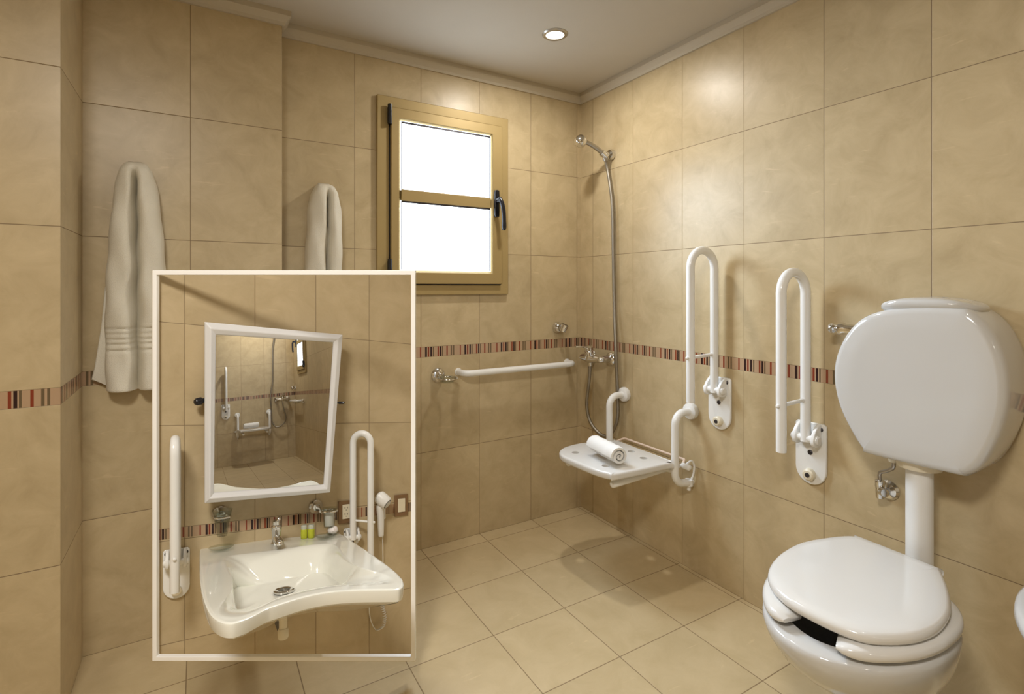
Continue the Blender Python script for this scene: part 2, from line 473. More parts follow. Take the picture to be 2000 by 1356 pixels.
# stepped plaster cornice along the walls
def cornice(name, path):
    """path walks with the room on its left-hand side reversed: normals given per run"""
    bm = new()
    prof = [(0.0, TOP), (0.010, TOP), (0.012, TOP + .012), (0.026, TOP + .030), (0.030, TOP + .033), (0.030, CEIL), (0.0, CEIL)]
    P = [Vector((*p, 0)) for p in path]
    rings = []
    for i, p in enumerate(P):
        ds = []
        if i > 0: ds.append((P[i] - P[i - 1]).normalized())
        if i < len(P) - 1: ds.append((P[i + 1] - P[i]).normalized())
        ns = [Vector((d.y, -d.x, 0)) for d in ds]
        n = ns[0] if len(ns) == 1 else (ns[0] + ns[1])
        if len(ns) == 2: n = n / (1 + ns[0].dot(ns[1]))
        rings.append([p + n * q + UP * z for q, z in prof])
    loft(bm, rings)
    return obj(name, bm, M_PLASTER, smooth=False, kind='structure')
cornice('trim_1', [(-3.4, -0.424), (-2.195, -0.424), (-2.195, -0.1), (-1.577, -0.1), (-1.577, 0.0), (0.0, 0.0), (0.0, -3.3), (FAR.x, -3.3), (FAR.x, FAR.y), (-3.4, FAR.y), (-3.4, -0.424)])

# ------------------------------------------------------------------ ceiling lights
def downlight(x, y, w, label, group=None, k=1.0):
    t = thing('ceiling_light', label, 'ceiling light', (x, y, CEIL), group)
    bm = new(); lathe(bm, [(.037 * k, -.003), (.040 * k, -.007), (.050 * k, -.006), (.055 * k, -.001), (.055 * k, .0), (.037 * k, 0)], (x, y, CEIL), n=40, closed_profile=True)
    obj('trim_ring', bm, M_STEEL, t)
    bm = new(); lathe(bm, [(0, -.010), (.015 * k, -.0095), (.028 * k, -.007), (.0365 * k, -.002), (.0365 * k, -.0005), (0, -.0005)], (x, y, CEIL), n=32)
    obj('bulb', bm, M_BULB if k == 1 else M_DIFFUSER, t)
    lamp_light(x, y, w, t, .085 * k)
downlight(*DOWNLIGHTS[0], 'round recessed ceiling light glowing near the window corner')
downlight(*DOWNLIGHTS[1], 'recessed ceiling light above the right side, out of the picture')
downlight(*DOWNLIGHTS[2], 'large round fill light added above the camera, unseen', k=5.0)
downlight(*FAR_LIGHTS[0], 'added lamp lighting the far shower corner')
downlight(*FAR_LIGHTS[1], 'added lamp lighting the room midway to the far shower corner')

# ------------------------------------------------------------------ window
def rect(x0, x1, z0, z1, y): return [(x0, y, z0), (x1, y, z0), (x1, y, z1), (x0, y, z1)]
def make_window():
    w = bpy.data.objects.new('window_1', None); COL.objects.link(w); w['kind'] = 'structure'
    O_, S0 = (-1.173, -.49, 1.207, 2.112), (-1.118, -.53, 1.255, 2.066)
    bm = new(); frame_ring(bm, rect(*O_, -.020), rect(*S0, -.016), (0, 1, 0), .020)
    obj('window_frame', bm, M_GOLD, w, bevel=.003)
    S1 = (-1.112, -.534, 1.259, 2.062)
    bm = new(); frame_ring(bm, rect(*S1, -.034), rect(-1.075, -.589, 1.312, 2.015, -.034), (0, 1, 0), .030)
    frame_ring(bm, rect(-1.078, -.586, 1.309, 2.018, -.032), rect(-1.063, -.601, 1.325, 2.003, -.014), (0, 1, 0), .010)
    vs = box(bm, (-1.064, -.033, 1.640), (-.600, -.006, 1.692))
    obj('sash', bm, M_GOLD, w, bevel=.0025)
    bm = new()
    box(bm, (-1.128, -.013, 1.255), (-.53, -.009, 2.066))
    obj('rebate', bm, M_BLACK, w, smooth=False)
    for n, z0, z1 in (('pane', 1.69, 2.006), ('pane', 1.322, 1.642)):
        bm = new(); box(bm, (-1.066, -.027, z0), (-.598, -.022, z1)); obj(n, bm, M_PANE, w, smooth=False)
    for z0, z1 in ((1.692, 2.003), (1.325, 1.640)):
        bm = new(); frame_ring(bm, rect(-1.064, -.600, z0 - .001, z1 + .001, -.030), rect(-1.061, -.6045, z0 + .001, z1 - .008, -.030), (0, 1, 0), .004); obj('shadow_line', bm, M_DARK, w, smooth=False)  # dark ring drawn for the sash's shadow line, widest along the top
    for z in (2.025, 1.325):
        bm = new(); tube(bm, [(-1.120, -.036, z - .045), (-1.120, -.036, z + .045)], .010, 12); box(bm, (-1.126, -.036, z - .036), (-1.112, -.012, z + .036))
        obj('hinge', bm, M_BLACK, w)
    h = atY(969, 397, -.035)
    bm = new()
    plate(bm, [Vector((h.x, 0, h.z)) + Vector((q[0], -.034, q[1])) for q in smooth_path([(-.013, -.058, 0), (-.013, .05, 0), (-.006, .064, 0), (.006, .064, 0), (.013, .05, 0), (.013, -.058, 0), (.006, -.07, 0), (-.006, -.07, 0)], 4, True)], (0, -1, 0), .016, edge=.005)
    lathe(bm, [(.012, 0), (.012, .022), (.009, .026)], (h.x, -.05, h.z + .012), (0, -1, 0))
    lv = smooth_path([(h.x, -.072, h.z + .018), (h.x + .006, -.084, h.z - .005), (h.x + .014, -.086, h.z - .045), (h.x + .018, -.084, h.z - .095), (h.x + .020, -.080, h.z - .135)], 6)
    tube(bm, lv, .01, 12, radii=[.011] * (len(lv) - 6) + [.0115, .012, .0125, .0125, .0115, .010], round_end=True)
    obj('window_handle', bm, M_BLACK, w)
    return w
WIN = make_window()

# ------------------------------------------------------------------ wall fittings of the shower corner
CORNER = []          # things that stand again in the far corner
def reg(t, far_label):
    CORNER.append((t, far_label)); return t

# grab rail below the border on the window wall
def make_rail():
    a, b = atY(897, 722, 0), atY(1097, 703, 0)
    z = atY(1000, 722, -.075).z
    t = thing('grab_rail', 'long white tubular grab rail under the window wall border', 'grab rail', (-.43, 0, z))
    x0, x1 = -.765, -.10
    bm = new(); tube(bm, fillet([(x0, -.004, z), (x0 + .004, -.075, z), (x1 - .004, -.075, z), (x1, -.004, z)], .045, 8), .0155, 18)
    obj('rail_tube', bm, M_ENAMEL, t)
    for x in (x0, x1):
        bm = new(); lathe(bm, [(0, 0), (.019, 0), (.019, .004), (.0165, .008), (0, .008)], (x, 0, z), (0, -1, 0)); obj('wall_flange', bm, M_ENAMEL, t)
    return t
reg(make_rail(), 'white tubular grab rail seen at the right side inside the mirror')
def make_soap_holder():
    p = atY(855, 733, 0)
    t = thing('soap_dish_holder', 'chrome soap dish holder with glass dish left of the grab rail', 'soap dish', p)
    bm = new(); lathe(bm, [(0, 0), (.034, 0), (.035, .006), (.028, .014), (.020, .018), (.016, .03), (.011, .034), (0, .034)], p, (0, -1, 0)); obj('rosette', bm, M_CHROME, t)
    c = p + Vector((.012, -.085, -.004))
    bm = new(); tube(bm, [p + Vector((0, -.03, 0)), p + Vector((.004, -.045, -.001))], .009, 12)
    bmt = smooth_path(circ(c, (1, 0, 0), (0, 1, 0), .046, 24), 1, True); tube(bm, bmt + [bmt[0]], .0045, 8, caps=False)
    obj('ring', bm, M_CHROME, t)
    bm = new(); lathe(bm, [(0, -.016), (.026, -.015), (.038, -.004), (.044, .006), (.047, .006), (.042, -.006), (.029, -.019), (0, -.020)], c, n=32); obj('glass_dish', bm, M_GLASS, t)
    return t
reg(make_soap_holder(), 'small chrome soap dish holder at the end of the rail in the mirror')
def make_shower_bracket():
    p = atY(1088, 640, 0)
    t = thing('shower_bracket', 'small empty chrome handset bracket above the border near the corner', 'bracket', p)
    bm = new(); lathe(bm, [(0, 0), (.030, 0), (.031, .008), (.026, .022), (.018, .030), (0, .031)], p, (0, -1, 0)); obj('rosette', bm, M_CHROME, t)
    q = p + Vector((.012, -.045, .0))
    bm = new(); lathe(bm, [(.019, -.018), (.0215, .020), (.0165, .020), (.0145, -.018)], q, (.25, -.35, 1), closed_profile=True)
    tube(bm, [p + Vector((0, -.02, 0)), q + Vector((-.006, .012, 0))], .011, 12)
    obj('cradle', bm, M_CHROME, t)
    return t
reg(make_shower_bracket(), 'tiny chrome bracket above the border in the mirror')

# shower mixer, hose and handset on the right wall
def make_mixer():
    Y0, Y1, Z = -.255, -.10, .866
    t = thing('shower_mixer', 'chrome bar shower mixer with lever on the right wall', 'mixer tap', (0, (Y0 + Y1) / 2, Z))
    for y in (Y0, Y1):
        bm = new(); lathe(bm, [(0, 0), (.034, 0), (.035, .006), (.030, .014), (.017, .020), (.016, .045), (0, .045)], (0, y, Z), (-1, 0, 0)); obj('union', bm, M_CHROME, t)
    ym = (Y0 + Y1) / 2
    bm = new()
    tube(bm, fillet([(-.03, Y0, Z), (-.075, Y0, Z), (-.075, Y0 + .04, Z)], .02), .017, 16)
    tube(bm, fillet([(-.03, Y1, Z), (-.075, Y1, Z), (-.075, Y1 - .04, Z)], .02), .017, 16)
    lathe(bm, [(0, -.075), (.014, -.074), (.019, -.05), (.024, -.02), (.027, 0), (.024, .02), (.019, .05), (.014, .074), (0, .075)], (-.078, ym, Z), (0, 1, 0))
    lathe(bm, [(0, -.040), (.012, -.040), (.013, -.02), (.022, -.01), (.025, .01), (.024, .040), (.021, .044), (0, .044)], (-.082, ym, Z), (-.12, 0, 1))
    obj('body', bm, M_CHROME, t)
    bm = new()
    lathe(bm, [(0, .046), (.025, .046), (.024, .060), (.015, .067), (0, .068)], (-.082, ym, Z), (-.12, 0, 1))
    plate(bm, [Vector((-.088, ym, Z + .056)) + Vector((a, b, -a * .08)) for a, b in [(.01, .013), (-.03, .012), (-.075, .009), (-.088, .006), (-.088, -.006), (-.075, -.009), (-.03, -.012), (.01, -.013)]], (0, 0, 1), .009, edge=.003)
    obj('lever', bm, M_CHROME, t)
    return t
reg(make_mixer(), 'small chrome shower mixer seen in the mirror')
MIX_OUT = Vector((-.080, -.1775, .826))
HOLD = atX(1195, 303, 0)
def make_handset():
    t = thing('hand_shower', 'chrome hand shower in a high wall holder, head towards the corner', 'hand shower', HOLD)
    p = HOLD
    bm = new(); lathe(bm, [(0, 0), (.028, 0), (.029, .008), (.024, .020), (.012, .026), (.011, .046), (0, .047)], p, (-1, 0, 0)); obj('wall_holder', bm, M_CHROME, t)
    j = p + Vector((-.055, .0, -.005))
    head = atY(1134, 276, p.y + .02)
    dv = (head - j)
    bm = new(); lathe(bm, [(.015, -.020), (.018, .016), (.014, .016), (.012, -.020)], j, (dv.x * .8, dv.y, dv.z * 1.5), closed_profile=True)
    obj('cradle', bm, M_CHROME, t)
    k = j - Vector((dv.x * .10, 0, .03))
    pts = smooth_path([k, j, j + dv * .35 + UP * .012, j + dv * .72 + UP * .012, head + Vector((.018, 0, 0))], 6)
    n = len(pts)
    bm = new(); tube(bm, pts, .01, 16, radii=[.0135 - .0035 * (i / n) for i in range(n)])
    obj('handle', bm, M_STEEL, t)
    ax = Vector((-.55, .12, -.82))
    bm = new(); lathe(bm, [(0, -.033), (.012, -.031), (.023, -.024), (.031, -.010), (.033, .002), (.031, .013), (.025, .022), (.020, .025), (0, .026)], head, ax, n=32)
    obj('shower_head', bm, M_CHROME, t)
    return t, k
hs, HOSE_TOP = make_handset()
reg(hs, None)
def make_hose():
    ps = [HOSE_TOP, HOSE_TOP + Vector((.014, 0, -.05))]
    for q in [(1196, 400), (1198, 500), (1200, 600), (1203, 690), (1206, 770), (1206, 815)]: ps.append(atX(*q, -.024 if q[1] != 690 else -.046))
    ps += [atX(1199, 838, -.03), atX(1186, 853, -.04), atX(1168, 845, -.05), atX(1152, 822, -.06), atX(1146, 790, -.07), atX(1150, 750, -.078), MIX_OUT + Vector((0, 0, -.03)), MIX_OUT]
    bm = new(); tube(bm, smooth_path(ps, 8), .0088, 12)
    o = obj('shower_hose', bm, M_HOSE, origin=HOSE_TOP)
    tag(o, 'grey metal shower hose hanging in a loop from hand shower to mixer', 'hose')
    return o
HOSE = make_hose()
reg(HOSE, 'thin grey shower hose slanting down inside the mirror')

# ------------------------------------------------------------------ folding grab bars (local axes: a along the wall, b out of it, c up)
def frame_matrix(origin, a, b, c):
    M = Matrix.Identity(4)
    for i, v in enumerate((a, b, c)):
        for r in range(3): M[r][i] = v[r]
    for r in range(3): M[r][3] = origin[r]
    return M
def folding_bar(name, label, M, top, out_low, cross, plate_top, plate_bot=0.0, k=1.0, mat=None, b_in=.042, b_out=.185, tr=.0165, group=None, pw=.054, screws=True, M2=None):
    mat = mat or M_ENAMEL
    M2 = M2 or M
    t = thing(name, label, 'grab bar', M @ Vector((0, 0, plate_bot)), group)
    # wall plate: square top, round bottom
    ol = [(-pw, plate_top - .008 * k), (-pw + .008 * k, plate_top), (pw - .008 * k, plate_top), (pw, plate_top - .008 * k)]
    for i in range(13):
        q = -PI * i / 12
        ol.append((pw * math.cos(q), plate_bot + pw * 1.05 + pw * 1.05 * math.sin(q)))
    bm = new(); plate(bm, [Vector((x, 0.0005, z)) for x, z in ol], (0, 1, 0), .012 * k, edge=.004 * k)
    obj('wall_plate', bm, mat, t, M=M)
    hz = plate_top - .050 * k
    for s in (-1, 1):
        bm = new()
        pr = [(.010 * k, hz + .046 * k), (.035 * k, hz + .042 * k), (b_in + .012 * k, hz + .02 * k), (b_in + .020 * k, hz - .004 * k), (b_in + .012 * k, hz - .022 * k), (b_in - .012 * k, hz - .026 * k), (.010 * k, hz - .012 * k)]
        pl = smooth_path([(s * .026 * k, b, c) for b, c in pr], 3, True)
        plate(bm, pl, (s, 0, 0), .013 * k, edge=.003 * k)
        lathe(bm, [(0, 0), (.015 * k, 0), (.015 * k, .005 * k), (.011 * k, .009 * k), (0, .009 * k)], (s * .039 * k, b_in, hz), (s, 0, 0), n=18)
        obj('hinge_cheek', bm, mat, t, M=M)
    bm = new(); lathe(bm, [(0, -.038 * k), (.014 * k, -.038 * k), (.014 * k, .038 * k), (0, .038 * k)], (0, b_in, hz), (1, 0, 0), n=18)
    obj('hinge_barrel', bm, mat, t, M=M)
    R = (b_out - b_in) / 2
    pts = [Vector((0, b_in, hz - .012 * k))] + [Vector((0, b_in + R - R * math.cos(PI * i / 16), top - R + R * math.sin(PI * i / 16))) for i in range(17)] + [Vector((0, b_out, out_low))]
    bm = new(); tube(bm, pts, tr, 20, round_end=False)
    obj('bar_tube', bm, mat, t, M=M2)
    bm = new(); tube(bm, [(0, b_in, cross + .005), (0, b_out + tr * 1.25, cross)], .0068 * k, 12, round_end=True)
    obj('cross_rod', bm, mat, t, M=M2)
    if screws:
        for x, z in ((-.036 * k, plate_top - .018 * k), (.036 * k, plate_top - .018 * k), (0, plate_bot + .113 * k)):
            bm = new(); lathe(bm, [(0, 0), (.0085 * k, 0), (.0085 * k, .003 * k), (.006 * k, .005 * k), (0, .005 * k)], (x, .012 * k, z), (0, 1, 0), n=16)
            obj('screw', bm, M_DARK, t, M=M)
        bm = new(); lathe(bm, [(0, 0), (.021 * k, 0), (.020 * k, .018 * k), (.015 * k, .022 * k), (0, .022 * k)], (0, .010 * k, plate_bot + .036 * k), (0, 1, 0), n=22)
        bu = obj('bumper', bm, M_IVORY, t, M=M)
        bm = new(); lathe(bm, [(0, 0), (.0085 * k, 0), (.0075 * k, .003 * k), (0, .003 * k)], (0, .0315 * k, plate_bot + .036 * k), (0, 1, 0), n=16)
        obj('bumper_screw', bm, M_DARK, bu, M=M)
    return t
def right_frame(y): return frame_matrix((0, y, 0), (0, -1, 0), (-1, 0, 0), (0, 0, 1))
bar_a = folding_bar('folding_grab_bar', 'white fold-up grab bar nearer the shower seat', right_frame(-.928), 1.392, .785, .962, .872, .653)
bar_b = folding_bar('folding_grab_bar', 'white fold-up grab bar beside the toilet cistern', right_frame(-1.305), 1.293, .690, .845, .767, .548)
reg(bar_a, 'white fold-up grab bar seen upright inside the mirror')

# ------------------------------------------------------------------ shower seat
def make_shower_seat():
    ZS = .500
    t = thing('shower_bench', 'white wall-mounted folding shower seat with tubular arms', 'shower seat', (0, -.57, .0))
    pix = [(1306, 899), (1302, 905), (1205, 925), (1190, 924), (1160, 916), (1120, 900), (1098, 890), (1092, 882), (1098, 875), (1115, 869), (1140, 864), (1180, 861), (1205, 860), (1216, 863)]
    ol = [atZ(*q, ZS) for q in pix]
    ol = [Vector((min(p.x, -.105), p.y, ZS)) for p in ol]
    ol = smooth_path(ol, 4, True)
    hs_ = [atZ(*q, ZS) for q in [(1124, 884), (1183, 910), (1257, 895), (1233, 882), (1164, 868)]]
    holes = [circ(c, (1, 0, 0), (0, 1, 0), .0165, 18) for c in hs_]
    bm = new(); plate(bm, ol, (0, 0, -1), .030, holes, edge=.010)
    obj('seat_board', bm, M_SEATPL, t)
    for y in (-.363, -.781):
        bm = new(); tube(bm, fillet([(-.008, y, .700), (-.108, y, .700), (-.108, y, .402), (-.022, y, .388)], .058, 9), .0165, 20)
        arm = obj('arm', bm, M_ENAMEL, t)
        bm = new(); lathe(bm, [(0, 0), (.035, 0), (.037, .010), (.034, .022), (.022, .027), (0, .027)], (0, y, .700), (-1, 0, 0)); obj('wall_flange', bm, M_ENAMEL, arm)
        bm = new(); tube(bm, [(-.022, y, .402), (-.022, y, .376)], .0185, 16); tube(bm, [(-.022, y, .378), (-.022, y, .356)], .0085, 12); tube(bm, [(-.024, y, .388), (0, y, .388)], .012, 12); obj('wall_buffer', bm, M_ENAMEL, arm)
    for y in (-.722, -.42):
        bm = new(); tube(bm, [(-.415, y - .008, .440), (-.090, y - .008, .452)], .0150, 16, round_end=True); tube(bm, [(-.12, y, .452), (-.108, -.781 if y < -.6 else -.363, .456)], .0125, 12); obj('seat_tube', bm, M_ENAMEL, t)
    bm = new(); tube(bm, [(-.085, -.363, .472), (-.085, -.781, .472)], .011, 14); obj('hinge_rod', bm, M_ENAMEL, t)
    bm = new(); tube(bm, fillet([(-.085, -.375, .472), (-.030, -.385, .486), (-.030, -.765, .486), (-.060, -.781, .478)], .012, 5), .0055, 10); obj('back_rod', bm, M_PINKROD, t)
    bm = new(); tube(bm, smooth_path([(-.060, -.790, .470), (-.030, -.800, .490), (-.012, -.802, .465), (-.012, -.795, .420), (-.020, -.785, .395)], 6), .0045, 8); obj('stay_wire', bm, M_ENAMEL, t)
    bm = new(); tube(bm, [(-.060, -.781, .470), (-.060, -.815, .470)], .013, 14, round_end=True); obj('pivot_knob', bm, M_ENAMEL, t)
    return t
reg(make_shower_seat(), 'white folding shower seat seen inside the mirror')
def make_roll():
    a, b = atZ(1161, 868, .5425), atZ(1210, 893, .5425)
    a.z = b.z = .5445
    ax = (b - a).normalized(); u = Vector((0, 0, 1)); v = ax.cross(u)
    R0, turns, th = .045, 2.3, .0105
    n = 72
    outer, inner = [], []
    for i in range(n + 1):
        q = turns * 2 * PI * i / n; r = R0 - (R0 - .006) * i / n
        wob = 1 + .03 * math.sin(q * 2.3)
        outer.append((q, r * wob)); inner.append((q, max(r * wob - th, .002)))
    sec = [v * (r * math.cos(q)) + u * (r * math.sin(q)) for q, r in outer] + [v * (r * math.cos(q)) + u * (r * math.sin(q)) for q, r in reversed(inner)]
    bm = new(); secs = []
    L = (b - a).length; steps = 14
    for k in range(steps + 1):
        f = k / steps
        rnd = 1.0 - .07 * (1 if k in (0, steps) else 0)
        secs.append([a + ax * (L * f) + p * rnd + u * (.0012 * math.sin(k * 1.7)) for p in sec])
    rings = loft(bm, secs, cap=False)
    for rg in (rings[0], rings[-1]):
        m = n + 1
        for i in range(n): bm.faces.new((rg[i], rg[i + 1], rg[2 * m - 2 - i], rg[2 * m - 1 - i]))
    o = obj('rolled_towel', bm, M_TOWELW, origin=(a + b) / 2 - UP * .0435, angle=70)
    return tag(o, 'small white towel rolled up on the shower seat', 'towel')
reg(make_roll(), 'rolled white towel on the seat inside the mirror')

# ------------------------------------------------------------------ toilet
CY = -1.662
def make_cistern():
    t = thing('toilet_cistern', 'large rounded white ceramic cistern high on the right wall', 'cistern', (0, CY, .75))
    D = -.165
    px = [(1700, 889), (1685, 878), (1664, 845), (1640, 795), (1629, 745), (1631, 705), (1645, 666), (1668, 634), (1700, 613), (1750, 602), (1815, 598), (1870, 601), (1898, 609), (1930, 640), (1956, 690), (1968, 745), (1966, 800), (1950, 855), (1925, 902), (1905, 922), (1885, 929), (1865, 928)]
    ol = []
    pts = [atX(*q, D) for q in px]
    # centre and symmetrise the outline about the middle of the tank
    ys = [p.y for p in pts]; 
    ol = smooth_path([(0, p.y, p.z) for p in pts[:]], 4, True)
    cen = Vector((0, (min(ys) + max(ys)) / 2, .965))
    def sec(x, s, dz=0.0): return [Vector((x, cen.y + (p.y - cen.y) * s, cen.z + (p.z - cen.z) * s + dz)) for p in ol]
    bm = new()
    prof = [(-.004, .985), (-.03, 1.0), (-.09, 1.004), (-.145, 1.002), (-.158, .996), (-.167, .982), (-.173, .955), (-.176, .91), (-.1765, .7)]
    rings = loft(bm, [sec(x, s) for x, s in prof], cap=True)
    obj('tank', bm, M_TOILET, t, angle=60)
    # lid lying in the top
    lp = [atX(*q, -.16) for q in [(1709, 597), (1720, 589), (1790, 583), (1870, 588), (1900, 597), (1904, 607)]]
    y0, y1 = lp[0].y, lp[-1].y; ym = (y0 + y1) / 2; hw = abs(y1 - y0) / 2
    bm = new(); secs = []
    for z, s in ((1.180, .93), (1.186, .96), (1.190, 1.0), (1.198, 1.01), (1.204, .99), (1.209, .90), (1.213, .66), (1.2145, .3)):
        ring = []
        for k in range(40):
            q = 2 * PI * k / 40
            cx_, sy = math.cos(q), math.sin(q)
            e = .62
            ring.append(Vector((-.090 + .082 * s * math.copysign(abs(cx_) ** e, cx_), ym + hw * s * math.copysign(abs(sy) ** e, sy), z - .013 * (abs(sy) ** 2) * s)))
        secs.append(ring)
    loft(bm, secs); obj('cistern_lid', bm, M_TOILET, t, angle=60)
    p = atX(1640, 643, -.075)
    q = Vector((-.075, p.y - .035, p.z))
    bm = new(); lathe(bm, [(0, -.03), (.017, -.03), (.017, .018), (.0215, .024), (.0215, .034), (.013, .040), (.012, .046), (.0165, .051), (.017, .060), (.013, .066), (0, .067)], q, (0, 1, .02), n=22)
    k = obj('flush_knob', bm, M_CHROME, t); k['label'] = 'chrome flush knob'
    return t
make_cistern()
def make_flush_pipe():
    t = thing('flush_pipe', 'white plastic flush pipe between cistern and toilet', 'pipe', (-.095, CY, .3))
    c = Vector((-.095, CY, 0))
    bm = new(); tube(bm, [c + UP * z for z in (.345, .45, .6, .74)], .0325, 26); obj('pipe', bm, M_PVC, t)
    bm = new(); lathe(bm, [(.034, .722), (.052, .728), (.056, .740), (.058, .757), (.034, .757)], c, n=30, closed_profile=True); obj('collar', bm, M_IVORY, t)
    return t
make_flush_pipe()
def make_valve():
    p = atX(1737, 957, 0)
    t = thing('angle_valve', 'chrome angle valve with short pipe up to the cistern', 'valve', p)
    bm = new(); lathe(bm, [(0, 0), (.029, 0), (.030, .005), (.024, .013), (.011, .016), (.011, .035), (0, .035)], p, (-1, 0, 0), n=26); obj('rosette', bm, M_CHROME, t)
    v = p + Vector((-.045, .006, .004))
    bm = new(); lathe(bm, [(0, -.022), (.011, -.022), (.0125, -.004), (.0125, .010), (.014, .012), (.014, .032), (.009, .034), (0, .034)], v, (0, 0, 1), n=20)
    lathe(bm, [(0, 0), (.010, 0), (.013, .012), (.012, .026), (0, .028)], v, (-.6, -.8, .1), n=16); obj('valve_body', bm, M_CHROME, t)
    top = atX(1745, 900, -.06)
    bm = new(); tube(bm, smooth_path([v + UP * .03, v + UP * .055, (v + UP * .055) * .4 + (top - UP * .025) * .6, top - UP * .02, top + UP * .005], 6), .0055, 10); obj('supply_pipe', bm, M_STEEL, t)
    bm = new(); lathe(bm, [(0, -.004), (.012, -.004), (.014, .008), (0, .008)], top + UP * .0, (0, 0, 1), n=18); obj('pipe_nut', bm, M_IVORY, t)
    return t
make_valve()
def egg(cx_, cy_, length, width, z, n=64, back=.30, flat=0.0, gap=None):
    """plan outline of a toilet rim: round front (-X), squarer back"""
    out = []
    for k in range(n):
        q = 2 * PI * k / n
        c_, s_ = math.cos(q), math.sin(q)
        if c_ < 0: x, y = c_ * length * .56, s_ * width / 2
        else:
            e = .72
            x = length * .44 * (abs(c_) ** .8); y = width / 2 * math.copysign(abs(s_) ** .85, s_)
        out.append(Vector((cx_ + x, cy_ + y, z)))
    return out
def make_toilet():
    t = thing('toilet', 'white ceramic toilet with closed lid standing by the right wall', 'toilet', (-.40, CY + .012, 0))
    cx, cy = -.435, -1.664
    bm = new(); secs = []
    for z, dx, ln, wd in ((.0, .125, .36, .215), (.015, .125, .36, .215), (.03, .128, .34, .195), (.10, .13, .31, .175), (.175, .127, .29, .165), (.190, .124, .290, .172), (.205, .116, .300, .190), (.235, .098, .335, .222), (.275, .072, .385, .264), (.315, .044, .436, .303), (.355, .020, .478, .335), (.395, .005, .504, .356), (.420, 0, .512, .363), (.432, 0, .508, .359), (.436, 0, .497, .347)):
        secs.append(egg(cx + dx, cy, ln * .955, wd * 1.04, z, 72))
    # inner side of the bowl
    for z, s in ((.436, .80), (.425, .77), (.36, .70), (.28, .5), (.24, .3)):
        secs.append(egg(cx, cy, .480 * s, .358 * s, z, 72))
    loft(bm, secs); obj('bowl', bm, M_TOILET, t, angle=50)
    # seat ring with an open front
    def ring_seat():
        bm = new()
        n = 96; secs = []
        O_ = egg(cx + .002, cy, .489, .381, 0, n); I_ = egg(cx + .008, cy, .345, .215, 0, n)
        a0, a1 = 22.0, 0
        idx = []
        for k in range(n + 1):
            q = 360.0 * k / n
            idx.append(k % n)
        # the open front lies around q = 180 degrees, turned to the room
        start = int(n * 204 / 360); end = int(n * (167 + 360) / 360)
        for k in range(start, end + 1):
            o, i = O_[k % n], I_[k % n]; d = (i - o); m = d.length; d = d / m
            fr = 1.0
            e = min(k - start, end - k)
            sh = math.sqrt(1 - (1 - min(1, (e + .25) / 5)) ** 2)
            zc, hh = .4565, .0165 * sh
            mid = (o + i) / 2; hw = m / 2 * (0.45 + .55 * sh)
            sec = []
            for j in range(16):
                w = 2 * PI * j / 16
                cw, sw = math.cos(w), math.sin(w)
                sec.append(mid + d * (-hw * math.copysign(abs(cw) ** .6, cw)) + UP * (zc + hh * math.copysign(abs(sw) ** .7, sw)))
            secs.append(sec)
        loft(bm, secs)
        return bm
    obj('seat', ring_seat(), M_SEATPL, t, angle=60)
    # lid
    px = [(1672, 1050), (1680, 1051), (1829, 1110), (1838, 1117), (1852, 1150), (1857, 1180), (1853, 1205), (1830, 1230), (1790, 1245), (1740, 1249), (1690, 1245), (1640, 1228), (1590, 1205), (1545, 1180), (1515, 1155), (1500, 1130), (1504, 1106), (1525, 1083), (1565, 1062), (1620, 1052), (1655, 1049)]
    lo = [atZ(*q, .492) for q in px]
    ol = smooth_path(lo, 3, True)
    c = sum(ol, Vector()) / len(ol)
    bm = new(); secs = []
    for z, s in ((.474, .955), (.475, .975), (.479, .992), (.486, 1.0), (.492, .995), (.497, .978), (.500, .95), (.5025, .85), (.5035, .5)):
        secs.append([Vector((c.x + (p.x - c.x) * s, c.y + (p.y - c.y) * s, z)) for p in ol])
    loft(bm, secs); obj('toilet_lid', bm, M_SEATPL, t, angle=50)
    for y in (-.075, .075):
        bm = new(); tube(bm, [(-.200, cy + y - .02, .462), (-.200, cy + y + .02, .462)], .011, 14); box(bm, (-.215, cy + y - .012, .436), (-.185, cy + y + .012, .462)); obj('lid_hinge', bm, M_SEATPL, t)
    return t
make_toilet()
def make_bidet():
    t = thing('pedestal_basin', 'white ceramic basin edge at the right border of the picture, past the toilet', 'basin', (-.30, -2.10, 0))
    bm = new(); secs = []
    cx, cy = -.27, -2.125
    for z, ln, wd in ((.0, .30, .20), (.03, .28, .18), (.25, .22, .14), (.42, .22, .15), (.475, .32, .24), (.505, .43, .335), (.530, .485, .385), (.552, .505, .40), (.568, .502, .396), (.576, .485, .38), (.574, .42, .33), (.52, .32, .24), (.48, .12, .1)):
        secs.append(egg(cx, cy, ln, wd, z, 56))
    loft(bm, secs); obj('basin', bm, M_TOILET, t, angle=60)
    return t
make_bidet()

